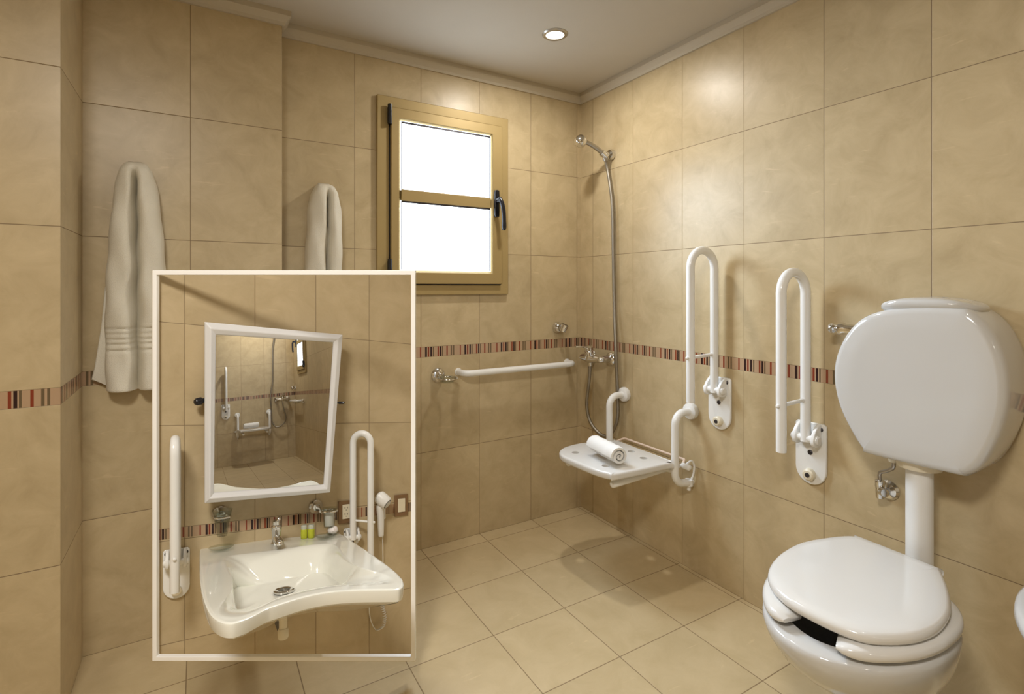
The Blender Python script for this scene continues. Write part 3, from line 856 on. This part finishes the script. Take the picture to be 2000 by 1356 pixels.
# ------------------------------------------------------------------ hanging towels
def hanging_towel(label, px_rows, Y, bulge, valley, ridges=None, flap=None):
    """rows: (y pixel, left x, right x, valley x) on the wall plane Y; stuffed folds hang from a hidden hook"""
    rows = []
    for y, xl, xr, xm in px_rows:
        l, r, m = atY(xl, y, Y - .03), atY(xr, y, Y - .03), atY(xm, y, Y - .06)
        rows.append((l.z, l.x, r.x, m.x))
    t = thing('bath_towel', label, 'towel', (sum(r[1] + r[2] for r in rows) / (2 * len(rows)), Y, rows[0][0]))
    # resample finely
    zs = [r[0] for r in rows]
    N_ = 150; secs = []
    for k in range(N_ + 1):
        f = k / N_
        z = zs[0] + (zs[-1] - zs[0]) * f
        for i in range(len(zs) - 1):
            if zs[i] >= z >= zs[i + 1] or i == len(zs) - 2:
                g = (zs[i] - z) / (zs[i] - zs[i + 1]); break
        g = max(0, min(1, g)); g2 = g
        l, r, m = [rows[i][j] * (1 - g2) + rows[i + 1][j] * g2 for j in (1, 2, 3)]
        top = min(1, (zs[0] - z) / .05); th = math.sqrt(max(0, 1 - (1 - top) ** 2)) * .96 + .04
        d = bulge * th * (1 + .12 * math.sin(f * 5))
        rip = 0.0
        if ridges:
            for zr in ridges: rip -= .0075 * math.exp(-((z - zr) / .0042) ** 2)
        val = valley * min(1, max(0, (zs[0] - z - .018) / .05))
        sec = []
        n = 64
        for j in range(n):
            q = 2 * PI * j / n
            cx_, sy = math.cos(q), math.sin(q)
            mid, hw = (l + r) / 2, (r - l) / 2
            x = mid + hw * math.copysign(abs(cx_) ** .8, cx_)
            if sy >= 0:
                dep = d * (abs(sy) ** .55)
                s_ = (x - m) / max(hw, .01)
                wig = .06 * math.sin(z * 34)
                v = math.exp(-abs((s_ - wig * .3) / .13) ** 1.5)
                dep *= 1 - val * v
                dep *= 1 + .05 * math.sin(z * 23 + x * 60)
                dep += rip * (1 - v * .6) * min(1, abs(sy) * 3)
                y = Y - .014 - dep
            else:
                y = Y - .014 + .010 * abs(sy)
            sec.append(Vector((x + .0015 * math.sin(z * 41 + q * 3), y, z + (.004 * math.sin(q * 2 + 1) if k in (0,) else 0))))
        secs.append(sec)
    # rounded hem
    last = secs[-1]; cc = sum(last, Vector()) / len(last)
    secs.append([cc + (p - cc) * .93 - UP * .004 for p in last])
    bm = new(); loft(bm, secs); obj('towel_fold', bm, M_TOWEL, t, angle=80)
    if flap:
        pts = [atY(*q, Y - .012) for q in flap]
        bm = new(); plate(bm, pts, (0, -1, 0), .014, edge=.005); obj('back_layer', bm, M_TOWEL, t, angle=70)
    # hook it hangs from
    hp = Vector(((rows[0][1] + rows[0][2]) / 2 , Y, rows[0][0] - .03))
    return t, hp
rid = [atY(235, y, -.15).z for y in (642, 652, 662, 672, 684)]
tw, hp = hanging_towel('white bath towel with ribbed border hanging at far left on the protruding wall',
    [(315, 250, 278, 262), (321, 241, 291, 262), (335, 233, 300, 264), (360, 226, 307, 265), (400, 220, 313, 266), (470, 213, 320, 267), (540, 208, 325, 267), (640, 205, 327, 267), (762, 207, 330, 268)],
    -.1, .088, .86, rid, [(206, 560), (198, 640), (186, 715), (179, 741), (212, 752), (222, 560)])
tw2, hp2 = hanging_towel('smaller white towel folded double beside the window, partly hidden by the inset display',
    [(358, 624, 643, 636), (363, 616, 651, 638), (378, 607, 659, 640), (405, 602, 664, 640), (450, 600, 666, 640), (520, 595, 666, 638), (640, 588, 668, 637), (690, 586, 668, 637)], 0.0, .085, .85)
for h_, Y in ((hp, -.1), (hp2, 0.0)):
    pass

# ------------------------------------------------------------------ inset picture of the washbasin wall, built as a display unit
D0 = 1.2
EU = Vector((0.98066456, 0.13026004, -0.14604569)); EW = Vector((-0.00458548, -0.97974223, 0.20021024)); EV = Vector((0, 0, 1))
ORG = CAM + ray(297, 1292) * (D0 + .012)
NM = frame_matrix(ORG, EU, EW, EV)
def nz(px, py, w=None, v=None):
    """pixel -> display-wall coordinates on the plane w = const (wall) or v = const (shelf height)"""
    r = ray(px, py)
    if w is not None:
        A = Matrix(((EU.x, EV.x, -r.x), (EU.y, EV.y, -r.y), (EU.z, EV.z, -r.z))); x = A.inverted() @ (CAM - ORG - EW * w)
        return Vector((x[0], w, x[1]))
    A = Matrix(((EU.x, EW.x, -r.x), (EU.y, EW.y, -r.y), (EU.z, EW.z, -r.z))); x = A.inverted() @ (CAM - ORG - EV * v)
    return Vector((x[0], x[1], v))
def nw(px, py, w=0.0): return NM @ nz(px, py, w=w)
def nwm(px, py, w=0.0): return nz(px, py, w=w)

def make_display():
    base = ORG.copy(); base.z = 0
    t = thing('inset_display', 'inset picture of a tiled washbasin wall, built as a white-framed upright display unit', 'display unit', base)
    q = lambda x, y: CAM + ray(x, y) * D0
    outer = [q(297, 1292), q(811, 1292), q(811, 528), q(297, 528)]
    inner = [q(305.5, 1283.5), q(802.5, 1283.5), q(802.5, 537), q(305.5, 537)]
    bm = new(); frame_ring(bm, outer, inner, FW, .011); obj('frame', bm, M_FRAMEW, t, smooth=False, bevel=.0012)
    # tiled back wall: rows and the mosaic strip measured along the wall
    ub = [0.0, 0.6865]
    us = [nz(x, 900, w=0).x for x in (361, 497.5, 617, 721)]
    tu = (us[3] - us[0]) / 3
    def tri_quad(bmx, lay, vlo, vhi, uvf):
        vs = []
        for u, v in ((0, vlo[0]), (.6865, vlo[1]), (.6865, vhi[1]), (0, vhi[0])): vs.append(bmx.verts.new(Vector((u, 0, v))))
        f = bmx.faces.new(vs)
        for lp in f.loops: lp[lay].uv = uvf(lp.vert.co)
    vb = lambda y0, y1: (nz(297, y0, w=0).z, nz(811, y1, w=0).z)
    b_top, b_bot = (.3035, .2975), (.279, .269)
    lo, hi = vb(1292, 1292), vb(528, 528)
    bm = new(); uvl = bm.loops.layers.uv.new('UVMap')
    tri_quad(bm, uvl, lo, b_bot, lambda c: ((c.x - us[0]) / tu, (c.z - .0315) / .243))
    tri_quad(bm, uvl, b_top, hi, lambda c: ((c.x - us[0]) / tu, (c.z - .546) / .243))
    obj('tiled_wall', bm, M_NTILE, t, smooth=False, M=NM)
    bm = new(); uvb = bm.loops.layers.uv.new('UVMap')
    per = nz(498.5, 1040, w=0).x - nz(401.5, 1040, w=0).x   # one repeat of the stripes
    per = nz(300 + 1175 / 6.165, 1040, w=0).x - nz(300 + 625 / 6.165, 1040, w=0).x
    tri_quad(bm, uvb, b_bot, b_top, lambda c: ((c.x - nz(300 + 625 / 6.165, 1040, w=0).x) / per, (c.z - .27) / .03))
    obj('mosaic_border', bm, M_MOS, t, smooth=False, M=NM)
    # carcass: back board, top, floor and right side of the unit
    bk = [NM @ Vector((u, -.006, v)) for u, v in ((0, lo[0]), (.6865, lo[1]), (.6865, hi[1]), (0, hi[0]))]
    bm = new(); plate(bm, bk, -EW, .018); obj('back_board', bm, M_FRAMEW, t, smooth=False)
    wl = [NM @ Vector((u, 0, v)) for u, v in ((0, lo[0]), (.6865, lo[1]), (.6865, hi[1]), (0, hi[0]))]
    e = .004
    def panel(name, pts):
        bm = new(); n = (pts[1] - pts[0]).cross(pts[2] - pts[0]).normalized()
        plate(bm, pts, n, .008); obj(name, bm, M_FRAMEW, t, smooth=False)
    # rods tie the frame to the board on the far side; post, arms and foot carry the unit from behind
    for y in (532, 1288):
        bm = new(); tube(bm, [CAM + ray(807, y) * (D0 + .008), nw(807, y, -.01)], .0022, 8); obj('tie_rod', bm, M_FRAMEW, t)
    pc = CAM + ray(655, 1292) * 1.98; pc.z = 0
    bm = new(); box(bm, (pc.x - .03, pc.y - .02, .012), (pc.x + .03, pc.y + .02, .80)); obj('post', bm, M_FRAMEW, t, smooth=False, bevel=.002)
    bm = new(); box(bm, (pc.x - .07, pc.y - .05, 0), (pc.x + .16, pc.y + .16, .012)); obj('foot_plate', bm, M_FRAMEW, t, smooth=False, bevel=.002)
    for y in (700, 1000):
        k = nw(655, y, -.02)
        bm = new(); box(bm, (pc.x - .015, k.y, k.z), (pc.x + .015, pc.y, k.z + .03)); obj('support_arm', bm, M_FRAMEW, t, smooth=False)
    return t
make_display()

# mirror that tilts on two pivots
MN = Vector((0, -math.cos(TAU), math.sin(TAU)))
MP = nw(402, 632, .022)
def onm(px, py, off=0.0):
    d = ray(px, py); P0 = MP + MN * off
    return CAM + d * ((P0 - CAM).dot(MN) / d.dot(MN))
def make_mirror():
    OU = [(399.5, 984), (645, 962.4), (669.6, 654), (399.5, 628.7)]
    IN = [(418, 963), (632, 947), (651, 669), (422, 654)]
    t = thing('tilting_mirror', 'white-framed tilting mirror above the washbasin', 'mirror', onm(525, 975))
    o3 = [onm(*p, .0) for p in OU]; i3 = [onm(*p, .002) for p in IN]
    mid = [a * .45 + b * .55 + MN * .008 for a, b in zip(o3, i3)]
    bm = new()
    n0 = [[bm.verts.new(p) for p in lp] for lp in ([p - MN * .016 for p in o3], o3, mid, i3, [p - MN * .010 for p in i3])]
    for a, b in zip(n0, n0[1:]):
        for k in range(4): bm.faces.new((a[k], a[(k + 1) % 4], b[(k + 1) % 4], b[k]))
    obj('frame', bm, M_MFRAME, t, smooth=False, bevel=.002)
    gl = [onm(*p, -.001) for p in [(410, 972), (640, 953), (661, 661), (412, 645)]]
    bm = new(); bm.faces.new([bm.verts.new(p) for p in gl]); obj('mirror_glass', bm, M_MIRROR, t, smooth=False)
    bm = new(); plate(bm, [p - MN * .012 for p in o3], -MN, .006); obj('back_plate', bm, M_FRAMEW, t, smooth=False)
    for (x, y, s, r) in ((394, 783, -1, .009), (661, 787, 1, .0035)):
        p = onm(x, y, -.012)
        bm = new(); lathe(bm, [(0, -.012), (r * .6, -.012), (r * .6, 0), (r, .002), (r, .012), (r * .7, .016), (0, .017)], p, (s * .8, -.5, 0), n=18)
        tube(bm, [p, p - EW * (.03 if s > 0 else .06)], r * .45, 10)
        obj('pivot_knob', bm, M_BLACK, t)
    return t
make_mirror()

# washbasin
V_RIM = sum(nz(*q, w=0).z for q in [(392, 1067), (530, 1053), (665, 1040)]) / 3
def rim(px, py, v=None): return nz(px, py, v=V_RIM if v is None else v)
def make_basin():
    t = thing('washbasin', 'wide white ceramic washbasin with concave front edge under the mirror', 'washbasin', NM @ Vector((.28, 0, V_RIM - .1)))
    outer_px = [(389.6, 1075), (390.5, 1069), (396, 1066), (450, 1060.5), (530, 1053), (600, 1046.5), (650, 1041.5), (660, 1041), (668, 1043.5), (700, 1064), (733, 1086), (765.6, 1110), (782, 1125), (788.5, 1136), (788, 1144), (783, 1149.5), (773, 1152), (740.5, 1152.5), (690, 1153.5), (640, 1157.5), (590, 1167.5), (540, 1183), (520.7, 1189.5), (490.6, 1205), (470.5, 1213.5), (450.5, 1218.5), (430, 1215.5), (413, 1204), (402.8, 1188), (395.3, 1165.7), (390.8, 1135.6), (389, 1100.5)]
    inner_px = [(436, 1096), (441, 1090), (451, 1085.5), (490, 1080.5), (527, 1076), (570, 1070), (615, 1064), (645, 1062.5), (656, 1066), (663, 1074), (673, 1088), (692, 1103.5), (715, 1112.5), (745.6, 1120.5), (762, 1127), (771, 1133), (770, 1138), (758, 1141), (715, 1143.5), (675, 1145), (640, 1149), (590, 1159), (540, 1174), (513, 1187), (490, 1198), (466, 1205.5), (445, 1205.5), (432, 1202), (427, 1194), (431, 1183), (440, 1170.7), (450, 1155.6), (454, 1140), (452, 1127), (445, 1112)]
    V2 = V_RIM - .056
    floor_px = [(458, 1150), (470, 1146), (540, 1138), (600, 1123), (625, 1119.5), (640, 1122), (652, 1132), (664, 1141), (668, 1146), (655, 1150), (620, 1157), (580, 1167), (540, 1178), (510, 1191), (490, 1198), (474, 1200), (462, 1190), (456, 1170)]
    O_ = smooth_path([rim(*p) for p in outer_px], 4, True)
    I_ = smooth_path([rim(*p) for p in inner_px], 5, True)
    F_ = smooth_path([rim(*p, V2) for p in floor_px], 4, True)
    c = rim(560, 1112); c2 = rim(560, 1150, V2)
    def radial(lp, cc, ang):
        best = None
        dx, dy = math.cos(ang), math.sin(ang)
        for i in range(len(lp)):
            a, b = lp[i] - cc, lp[(i + 1) % len(lp)] - cc
            den = dx * (a.y - b.y) - dy * (a.x - b.x)
            if abs(den) < 1e-12: continue
            r = (a.x * (a.y - b.y) - a.y * (a.x - b.x)) / den
            s = (dx * a.y - dy * a.x) / den
            if r > 0 and -1e-6 <= s <= 1 + 1e-6 and (best is None or r < best): best = r
        return best or .01
    # floor target of each inner point: same bearing about the basin centre
    inn = I_
    tgt = []
    for p in inn:
        a = math.atan2(p.y - c.y, p.x - c.x)
        r = radial(F_, c2, a)
        tgt.append(Vector((c2.x + r * math.cos(a), c2.y + r * math.sin(a), V2)))
    bm = new()
    # top deck between outer rim and inner edge
    def shrink(lp, e):
        n = len(lp); cc = sum(lp, Vector()) / n; out = []
        for i in range(n):
            tg = (lp[(i + 1) % n] - lp[i - 1]).normalized(); nn = Vector((tg.y, -tg.x, 0))
            # outline runs counter to the clock in wall coordinates: pick the inner side by area sign
            out.append(lp[i] + nn * e)
        return out
    area = sum(O_[i].x * O_[(i + 1) % len(O_)].y - O_[(i + 1) % len(O_)].x * O_[i].y for i in range(len(O_)))
    sg = -1 if area > 0 else 1
    def lower(lp, d): return [Vector((p.x, p.y, p.z - d)) for p in lp]
    o_top = shrink(O_, sg * .004); o_mid = lower(shrink(O_, sg * .0012), .0015); o_out = lower(O_, .005)
    sk = []
    for p in O_:
        sk.append(.024)
    o_bot = [Vector((p.x, p.y, p.z - s)) for p, s in zip(shrink(O_, sg * .002), sk)]
    o_b2 = [Vector((p.x, max(p.y, .001), p.z - s - .006)) for p, s in zip(shrink(O_, sg * .012), sk)]
    cc = sum(O_, Vector()) / len(O_)
    o_b3 = [Vector((cc.x + (p.x - cc.x) * .62, max(.001, cc.y * .8 + (p.y - cc.y) * .62), p.z - .078)) for p in O_]
    def ringv(lp): return [bm.verts.new(p) for p in lp]
    R = [ringv(x) for x in (shrink(O_, sg * .0075), o_top, o_mid, o_out, o_bot, o_b2, o_b3)]
    def bridge(a, b):
        n = len(a)
        for k in range(n): bm.faces.new((a[k], a[(k + 1) % n], b[(k + 1) % n], b[k]))
    for a, b in zip(R, R[1:]): bridge(a, b)
    bm.faces.new(R[-1])
    # inner edge rolls over, then the wall of the basin curves into its floor
    ar_i = sum(inn[i].x * inn[(i + 1) % len(inn)].y - inn[(i + 1) % len(inn)].x * inn[i].y for i in range(len(inn)))
    i00 = ringv(shrink(inn, (1 if ar_i > 0 else -1) * .0035))
    i0 = ringv(inn)
    bridge(i00, i0)
    prev = i0
    for f, g in ((.04, .008), (.12, .045), (.25, .13), (.42, .30), (.62, .58), (.80, .82), (.93, .95), (1.0, 1.0)):
        lp = [bm.verts.new(Vector((p.x + (q.x - p.x) * f, p.y + (q.y - p.y) * f, p.z + (q.z - p.z) * g))) for p, q in zip(inn, tgt)]
        bridge(prev, lp); prev = lp
    for s in (.6, .25):
        lp = [bm.verts.new(Vector((c2.x + (q.x - c2.x) * s, c2.y + (q.y - c2.y) * s, V2 - .003 * (1 - s)))) for q in tgt]
        bridge(prev, lp); prev = lp
    bm.faces.new(prev)
    ed = []
    for lp in (R[0], i00):
        for k in range(len(lp)): ed.append(bm.edges.get((lp[k], lp[(k + 1) % len(lp)])))
    bmesh.ops.triangle_fill(bm, use_beauty=True, use_dissolve=False, edges=ed)
    obj('basin', bm, M_CER, t, M=NM, angle=42)
    d = rim(555, 1155, V2)
    bm = new(); lathe(bm, [(.0225, 0), (.0225, .0035), (.019, .005), (.013, .0035), (.012, .0)], d, (0, 0, 1), n=28, closed_profile=True); dr = obj('drain_ring', bm, M_CHROME, t, M=NM)
    bm = new(); lathe(bm, [(0, .0012), (.0135, .0012), (.0135, 0), (0, 0)], d, (0, 0, 1), n=24); obj('drain_bottom', bm, M_HOLE, dr, M=NM)
    bm = new()
    for k in range(-1, 2): box(bm, (d.x - .0125 + abs(k) * .002, d.y + k * .007 - .0015, d.z + .001), (d.x + .0125 - abs(k) * .002, d.y + k * .007 + .0015, d.z + .003))
    box(bm, (d.x - .0015, d.y - .0125, d.z + .001), (d.x + .0015, d.y + .0125, d.z + .003)); obj('drain_grid', bm, M_STEEL, dr, M=NM)
    return t
make_basin()
def make_tap():
    b = rim(540, 1063)
    t = thing('basin_tap', 'short chrome single-lever tap on the back rim of the washbasin', 'tap', NM @ b)
    k = .55
    bm = new(); lathe(bm, [(0, 0), (.025 * k, 0), (.025 * k, .006 * k), (.021 * k, .012 * k), (.020 * k, .055 * k), (.023 * k, .062 * k), (.024 * k, .08 * k), (.021 * k, .088 * k), (0, .090 * k)], b, (0, 0, 1), n=28)
    tube(bm, smooth_path([b + Vector((0, .01, .030 * k)), b + Vector((0, .035, .034 * k)), b + Vector((0, .062, .030 * k)), b + Vector((0, .066, .020 * k))], 5), .0095, 16)
    obj('tap_body', bm, M_CHROME, t, M=NM)
    bm = new(); lathe(bm, [(0, 0), (.020 * k, 0), (.018 * k, .014 * k), (.008 * k, .022 * k), (0, .022 * k)], b + Vector((0, 0, .092 * k)), (0, .1, 1), n=24)
    tube(bm, [b + Vector((0, -.004, .108 * k)), b + Vector((0, .03, .118 * k)), b + Vector((0, .052, .132 * k))], .004, 12, round_end=True)
    obj('tap_lever', bm, M_CHROME, t, M=NM)
    return t
make_tap()
def make_trap():
    p0 = nz(553, 1180, w=.27); 
    a = nz(553, 1196, w=.27); b = nz(553, 1248, w=.27); j = nz(553, 1231, w=.27)
    t = thing('waste_pipe', 'pale waste pipe with collar under the washbasin', 'pipe', NM @ b)
    a = Vector((a.x, .27, a.z + .01))
    bm = new(); tube(bm, [a, Vector((a.x, .27, j.z))], .0088, 18); obj('pipe', bm, M_IVORY, t, M=NM)
    bm = new(); lathe(bm, [(0, 0), (.0095, 0), (.0115, .004), (.0115, j.z - b.z), (.0098, j.z - b.z + .004), (0, j.z - b.z + .004)], Vector((a.x, .27, b.z)), (0, 0, 1), n=22); obj('collar', bm, M_IVORY, t, M=NM)
    bm = new(); plate(bm, [nz(*q, w=.02) for q in [(533, 1208), (547, 1208), (549, 1242), (545, 1242)]], (0, 1, 0), .02); 
    tube(bm, [Vector((a.x, .27, j.z + .02)), Vector((a.x - .01, .0, j.z + .03))], .007, 12)
    obj('outlet_bracket', bm, M_PIPEDARK, t, M=NM)
    return t
make_trap()
# grab bars beside the basin
def niche_bar(label, plate_px, top_px, low_px, cross_px, pt_px, pb_px, b_in, b_out, tr, k, pw, swing=0.0):
    o = nz(*plate_px, w=0)
    M = NM @ Matrix.Translation((o.x, 0, 0))
    top = nz(*top_px, w=(b_in + b_out) / 2).z
    low = nz(*low_px, w=b_out).z
    cr = nz(*cross_px, w=(b_in + b_out) / 2).z
    M2 = M @ Matrix.Translation((0, b_in, 0)) @ Matrix.Rotation(-swing, 4, 'Z') @ Matrix.Translation((0, -b_in, 0))
    return folding_bar('folding_grab_bar', label, M, top, low, cr, nz(*pt_px, w=0).z, nz(*pb_px, w=0).z, k=k, mat=M_ENAMEL, b_in=b_in, b_out=b_out, tr=tr, pw=pw, M2=M2)
niche_bar('white fold-up grab bar left of the washbasin', (345, 1110), (347, 858), (347, 1157), (347, 1083), (345, 1071), (345, 1168), .026, .10, .0098, .55, .0275)
niche_bar('white fold-up grab bar between washbasin and hair dryer', (686, 1045), (713, 847), (728, 1120), (719, 1020), (688, 1030), (688, 1068), .022, .078, .0098, .5, .024, math.radians(50))

def rosette_ring(t, px, ring_px, w_out, k=.55):
    p = nz(*px, w=0)
    bm = new(); lathe(bm, [(0, 0), (.034 * k, 0), (.035 * k, .008 * k), (.026 * k, .018 * k), (.018 * k, .03 * k), (0, .032 * k)], p, (0, 1, 0), n=26); obj('rosette', bm, M_CHROME, t, M=NM)
    return p
def make_tumblers():
    # left tumbler in its ring
    p = nz(432, 1003, w=0); c = nz(434, 1010, w=.05)
    t = thing('tumbler_holder', 'chrome wall holder carrying a glass tumbler left of the mirror bottom', 'tumbler holder', NM @ p)
    rosette_ring(t, (431, 1004), None, .05)
    bm = new(); tube(bm, [p + Vector((0, .01, 0)), Vector((c.x, c.y - .017, c.z))], .005, 10); rg = circ(c, (1, 0, 0), (0, 1, 0), .0185, 24); tube(bm, rg + [rg[0]], .0028, 8, caps=False); obj('ring', bm, M_CHROME, t, M=NM)
    g = thing('glass_tumbler', 'clear tapered glass tumbler hanging in the left chrome holder', 'tumbler', NM @ (c - EV * .045))
    bm = new(); lathe(bm, [(0, -.046), (.0100, -.046), (.0120, -.040), (.0165, -.01), (.0215, .016), (.0232, .018), (.0222, .016), (.0155, -.010), (.0108, -.036), (0, -.037)], c, (0, 0, 1), n=28); obj('glass', bm, M_GLASS, g, M=NM)
    # right tumbler holding folded paper
    p = nz(617, 990, w=0); c = nz(643, 998, w=.060)
    t = thing('tumbler_holder', 'chrome wall holder with ring at right below the mirror corner', 'tumbler holder', NM @ p)
    rosette_ring(t, (617, 990), None, .05)
    bm = new(); tube(bm, [p + Vector((0, .008, 0)), p + Vector((.008, .04, -.002)), c + Vector((-.020, -.004, 0))], .0055, 10); rg = circ(c, (1, 0, 0), (0, 1, 0), .021, 24); tube(bm, rg + [rg[0]], .003, 8, caps=False); obj('ring', bm, M_CHROME, t, M=NM)
    bm = new(); lathe(bm, [(0, -.044), (.0145, -.044), (.0155, -.03), (.0185, .002), (.0245, .006), (.0245, .0075), (.0175, .004), (.0145, -.03), (.0135, -.041), (0, -.041)], c, (0, 0, 1), n=28); obj('glass_tumbler', bm, M_GLASS, t, M=NM)
    bm = new(); lathe(bm, [(0, -.040), (.012, -.040), (.0128, -.02), (.0125, -.006), (.006, -.003), (0, -.004)], c, (0, 0, 1), n=20); obj('paper_roll', bm, M_SOAP, t, M=NM)
make_tumblers()
def dish(name, label, px, r, cat='dish', h=.010):
    c = rim(*px)
    bm = new(); lathe(bm, [(0, .0012), (r * .55, .0012), (r * .8, .004), (r, h), (r * .95, h), (r * .74, .0055), (r * .5, .003), (0, .003)], c, (0, 0, 1), n=32)
    o = obj(name, bm, M_GLASS, origin=NM @ c, M=NM); tag(o, label, cat); return o
dish('glass_dish', 'empty clear glass soap dish on the left rim of the washbasin', (432, 1076), .028)
dish('glass_dish', 'clear glass dish on the right rim of the washbasin beside the green bottles', (634, 1053), .024)
dish('glass_dish', 'clear glass dish under the wrapped soap at the basin corner', (650, 1047), .018)
def make_soap():
    c = rim(650, 1046) + Vector((0, 0, .005))
    bm = new(); lathe(bm, [(0, 0), (.008, 0), (.0135, .005), (.0145, .010), (.012, .017), (.006, .020), (.003, .0225), (0, .023)], c, (0, 0, 1), n=18)
    for v in bm.verts:
        a = math.atan2(v.co.y - c.y, v.co.x - c.x); v.co += Vector((math.cos(a), math.sin(a), 0)) * .0009 * math.sin(a * 7 + v.co.z * 300)
    o = obj('wrapped_soap', bm, M_SOAP, origin=NM @ c, M=NM); tag(o, 'small soap in pleated white wrapper in the glass dish at the basin corner', 'soap')
make_soap()
def bottle(px, label):
    c = rim(*px)
    t = thing('shampoo_bottle', label, 'bottle', NM @ c, 'green toiletry bottles')
    r = .0088
    bm = new(); lathe(bm, [(0, 0), (r * .9, 0), (r, .001), (r * 1.02, .012), (r, .0225), (r * .8, .024), (0, .024)], c + EV * .0004, (0, 0, 1), n=22); obj('bottle_body', bm, M_GREEN, t, M=NM)
    bm = new(); lathe(bm, [(0, .0242), (r * .86, .0242), (r * .9, .0335), (r * .75, .0355), (0, .0355)], c, (0, 0, 1), n=22); obj('bottle_cap', bm, M_CLEARP, t, M=NM)
bottle((594, 1052), 'small green bottle with frosted cap, the one nearer the tap')
bottle((608, 1051), 'small green bottle with frosted cap, the one nearer the soap')
def cover_plate(name, label, cat, a, b, ia, ib, kind):
    lo, hi = nz(a[0], b[1], w=0), nz(b[0], a[1], w=0)
    z0, z1 = nz((a[0] + b[0]) / 2, b[1], w=0).z, nz((a[0] + b[0]) / 2, a[1], w=0).z
    t = thing(name, label, cat, NM @ Vector(((lo.x + hi.x) / 2, 0, (z0 + z1) / 2)))
    bm = new(); box(bm, (lo.x, 0.0004, z0), (hi.x, .006, z1)); obj('cover_plate', bm, M_BROWN, t, M=NM, bevel=.0015)
    l2, h2 = nz(ia[0], ib[1], w=.006), nz(ib[0], ia[1], w=.006)
    y0, y1 = nz((ia[0] + ib[0]) / 2, ib[1], w=.006).z, nz((ia[0] + ib[0]) / 2, ia[1], w=.006).z
    bm = new(); box(bm, (l2.x, .006, y0), (h2.x, .0085, y1)); ins = obj('socket_face' if kind == 's' else 'rocker', bm, M_IVORY, t, M=NM, bevel=.0008)
    if kind == 's':
        xm = (l2.x + h2.x) / 2
        for zc in (y0 * .72 + y1 * .28, y0 * .28 + y1 * .72):
            bm = new()
            for dx in (-.0035, .0035): box(bm, (xm + dx - .0008, .0084, zc), (xm + dx + .0008, .0089, zc + .005))
            box(bm, (xm - .001, .0084, zc - .005), (xm + .001, .0089, zc - .003))
            obj('socket_slots', bm, M_HOLE, ins, M=NM, smooth=False)
cover_plate('power_outlet', 'brown-plated double power outlet between mirror and grab bar', 'outlet', (660, 978), (687, 1022), (668.5, 985.5), (683, 1013.5), 's')
cover_plate('light_switch', 'brown-plated light switch right of the hair dryer', 'switch', (769.5, 966), (796, 1007.5), (777, 974), (791, 1000), 'w')
def make_dryer():
    p = nz(744, 978, w=0)
    t = thing('hair_dryer', 'white wall-mounted hair dryer behind the right grab bar', 'hair dryer', NM @ p)
    a = nz(738, 968, w=.022); b = nz(757, 985, w=.046)
    bm = new(); ax = (b - a)
    lathe(bm, [(0, -.001), (.014, 0), (.0195, .006), (.0205, ax.length * .5), (.0195, ax.length * .85), (.0170, ax.length), (.014, ax.length), (0, ax.length - .002)], a, ax, n=26); obj('barrel', bm, M_PVC, t, M=NM)
    bm = new(); lathe(bm, [(0, .0), (.0148, 0), (.0148, .0012), (0, .0012)], b + ax.normalized() * .0002, ax, n=24); g = obj('grille', bm, M_GRILLE, t, M=NM)
    bm = new(); u = ax.cross(Vector((0, 0, 1))).normalized(); v = ax.normalized().cross(u); fc = b + ax.normalized() * .0018
    for r in (.004, .008, .012):
        rg = circ(fc, u, v, r, 20); tube(bm, rg + [rg[0]], .0008, 6, caps=False)
    for k in range(6):
        w = PI * k / 6; d = u * math.cos(w) + v * math.sin(w); tube(bm, [fc - d * .0125, fc + d * .0125], .0007, 6)
    obj('grille_wires', bm, M_PVC, g, M=NM)
    h0, h1 = nz(742, 990, w=.026), nz(744, 1046, w=.022)
    bm = new(); pts = smooth_path([h0, h0 * .5 + h1 * .5 + Vector((.001, 0, 0)), h1], 6); n = len(pts); tube(bm, pts, .01, 18, radii=[.0125 - .004 * i / n for i in range(n)], round_end=True); obj('handle', bm, M_PVC, t, M=NM)
    bm = new(); box(bm, (p.x - .012, .0004, p.z - .055), (p.x + .012, .012, p.z + .015)); obj('wall_cradle', bm, M_PVC, t, M=NM, bevel=.003)
    # lead: straight down, loop and coil
    bm = new(); s = nz(747, 1046, w=.020)
    tube(bm, smooth_path([s, nz(748, 1100, w=.014), nz(747, 1165, w=.014), nz(746, 1182, w=.014)], 6), .0012, 8)
    pts = []
    cl = smooth_path([nz(746, 1182, w=.016), nz(750, 1195, w=.016), nz(751, 1212, w=.016), nz(747, 1225, w=.016), nz(738, 1231, w=.016)], 20)
    for i, c in enumerate(cl):
        w = i * 1.15; pts.append(c + Vector((.0052 * math.cos(w), .0052 * math.sin(w), .001 * math.sin(w))))
    tube(bm, smooth_path(pts, 3), .0011, 6)
    tube(bm, smooth_path([pts[-1], nz(729, 1224, w=.010), nz(722.5, 1205, w=.008), nz(721, 1176, w=.008), nz(722, 1110, w=.006)], 6), .0016, 8)
    obj('coiled_lead', bm, M_PVC, t, M=NM)
    return t
make_dryer()

# ------------------------------------------------------------------ the far shower corner that the mirror shows
bpy.context.view_layer.update()
FM = Matrix.Translation(FAR) @ Matrix.Rotation(-PI / 2, 4, 'Z')
for t, lab in CORNER:
    if lab is None: continue
    dup(t, FM, lab)
w2 = dup(WIN, FM, None); w2.name = 'window_2'
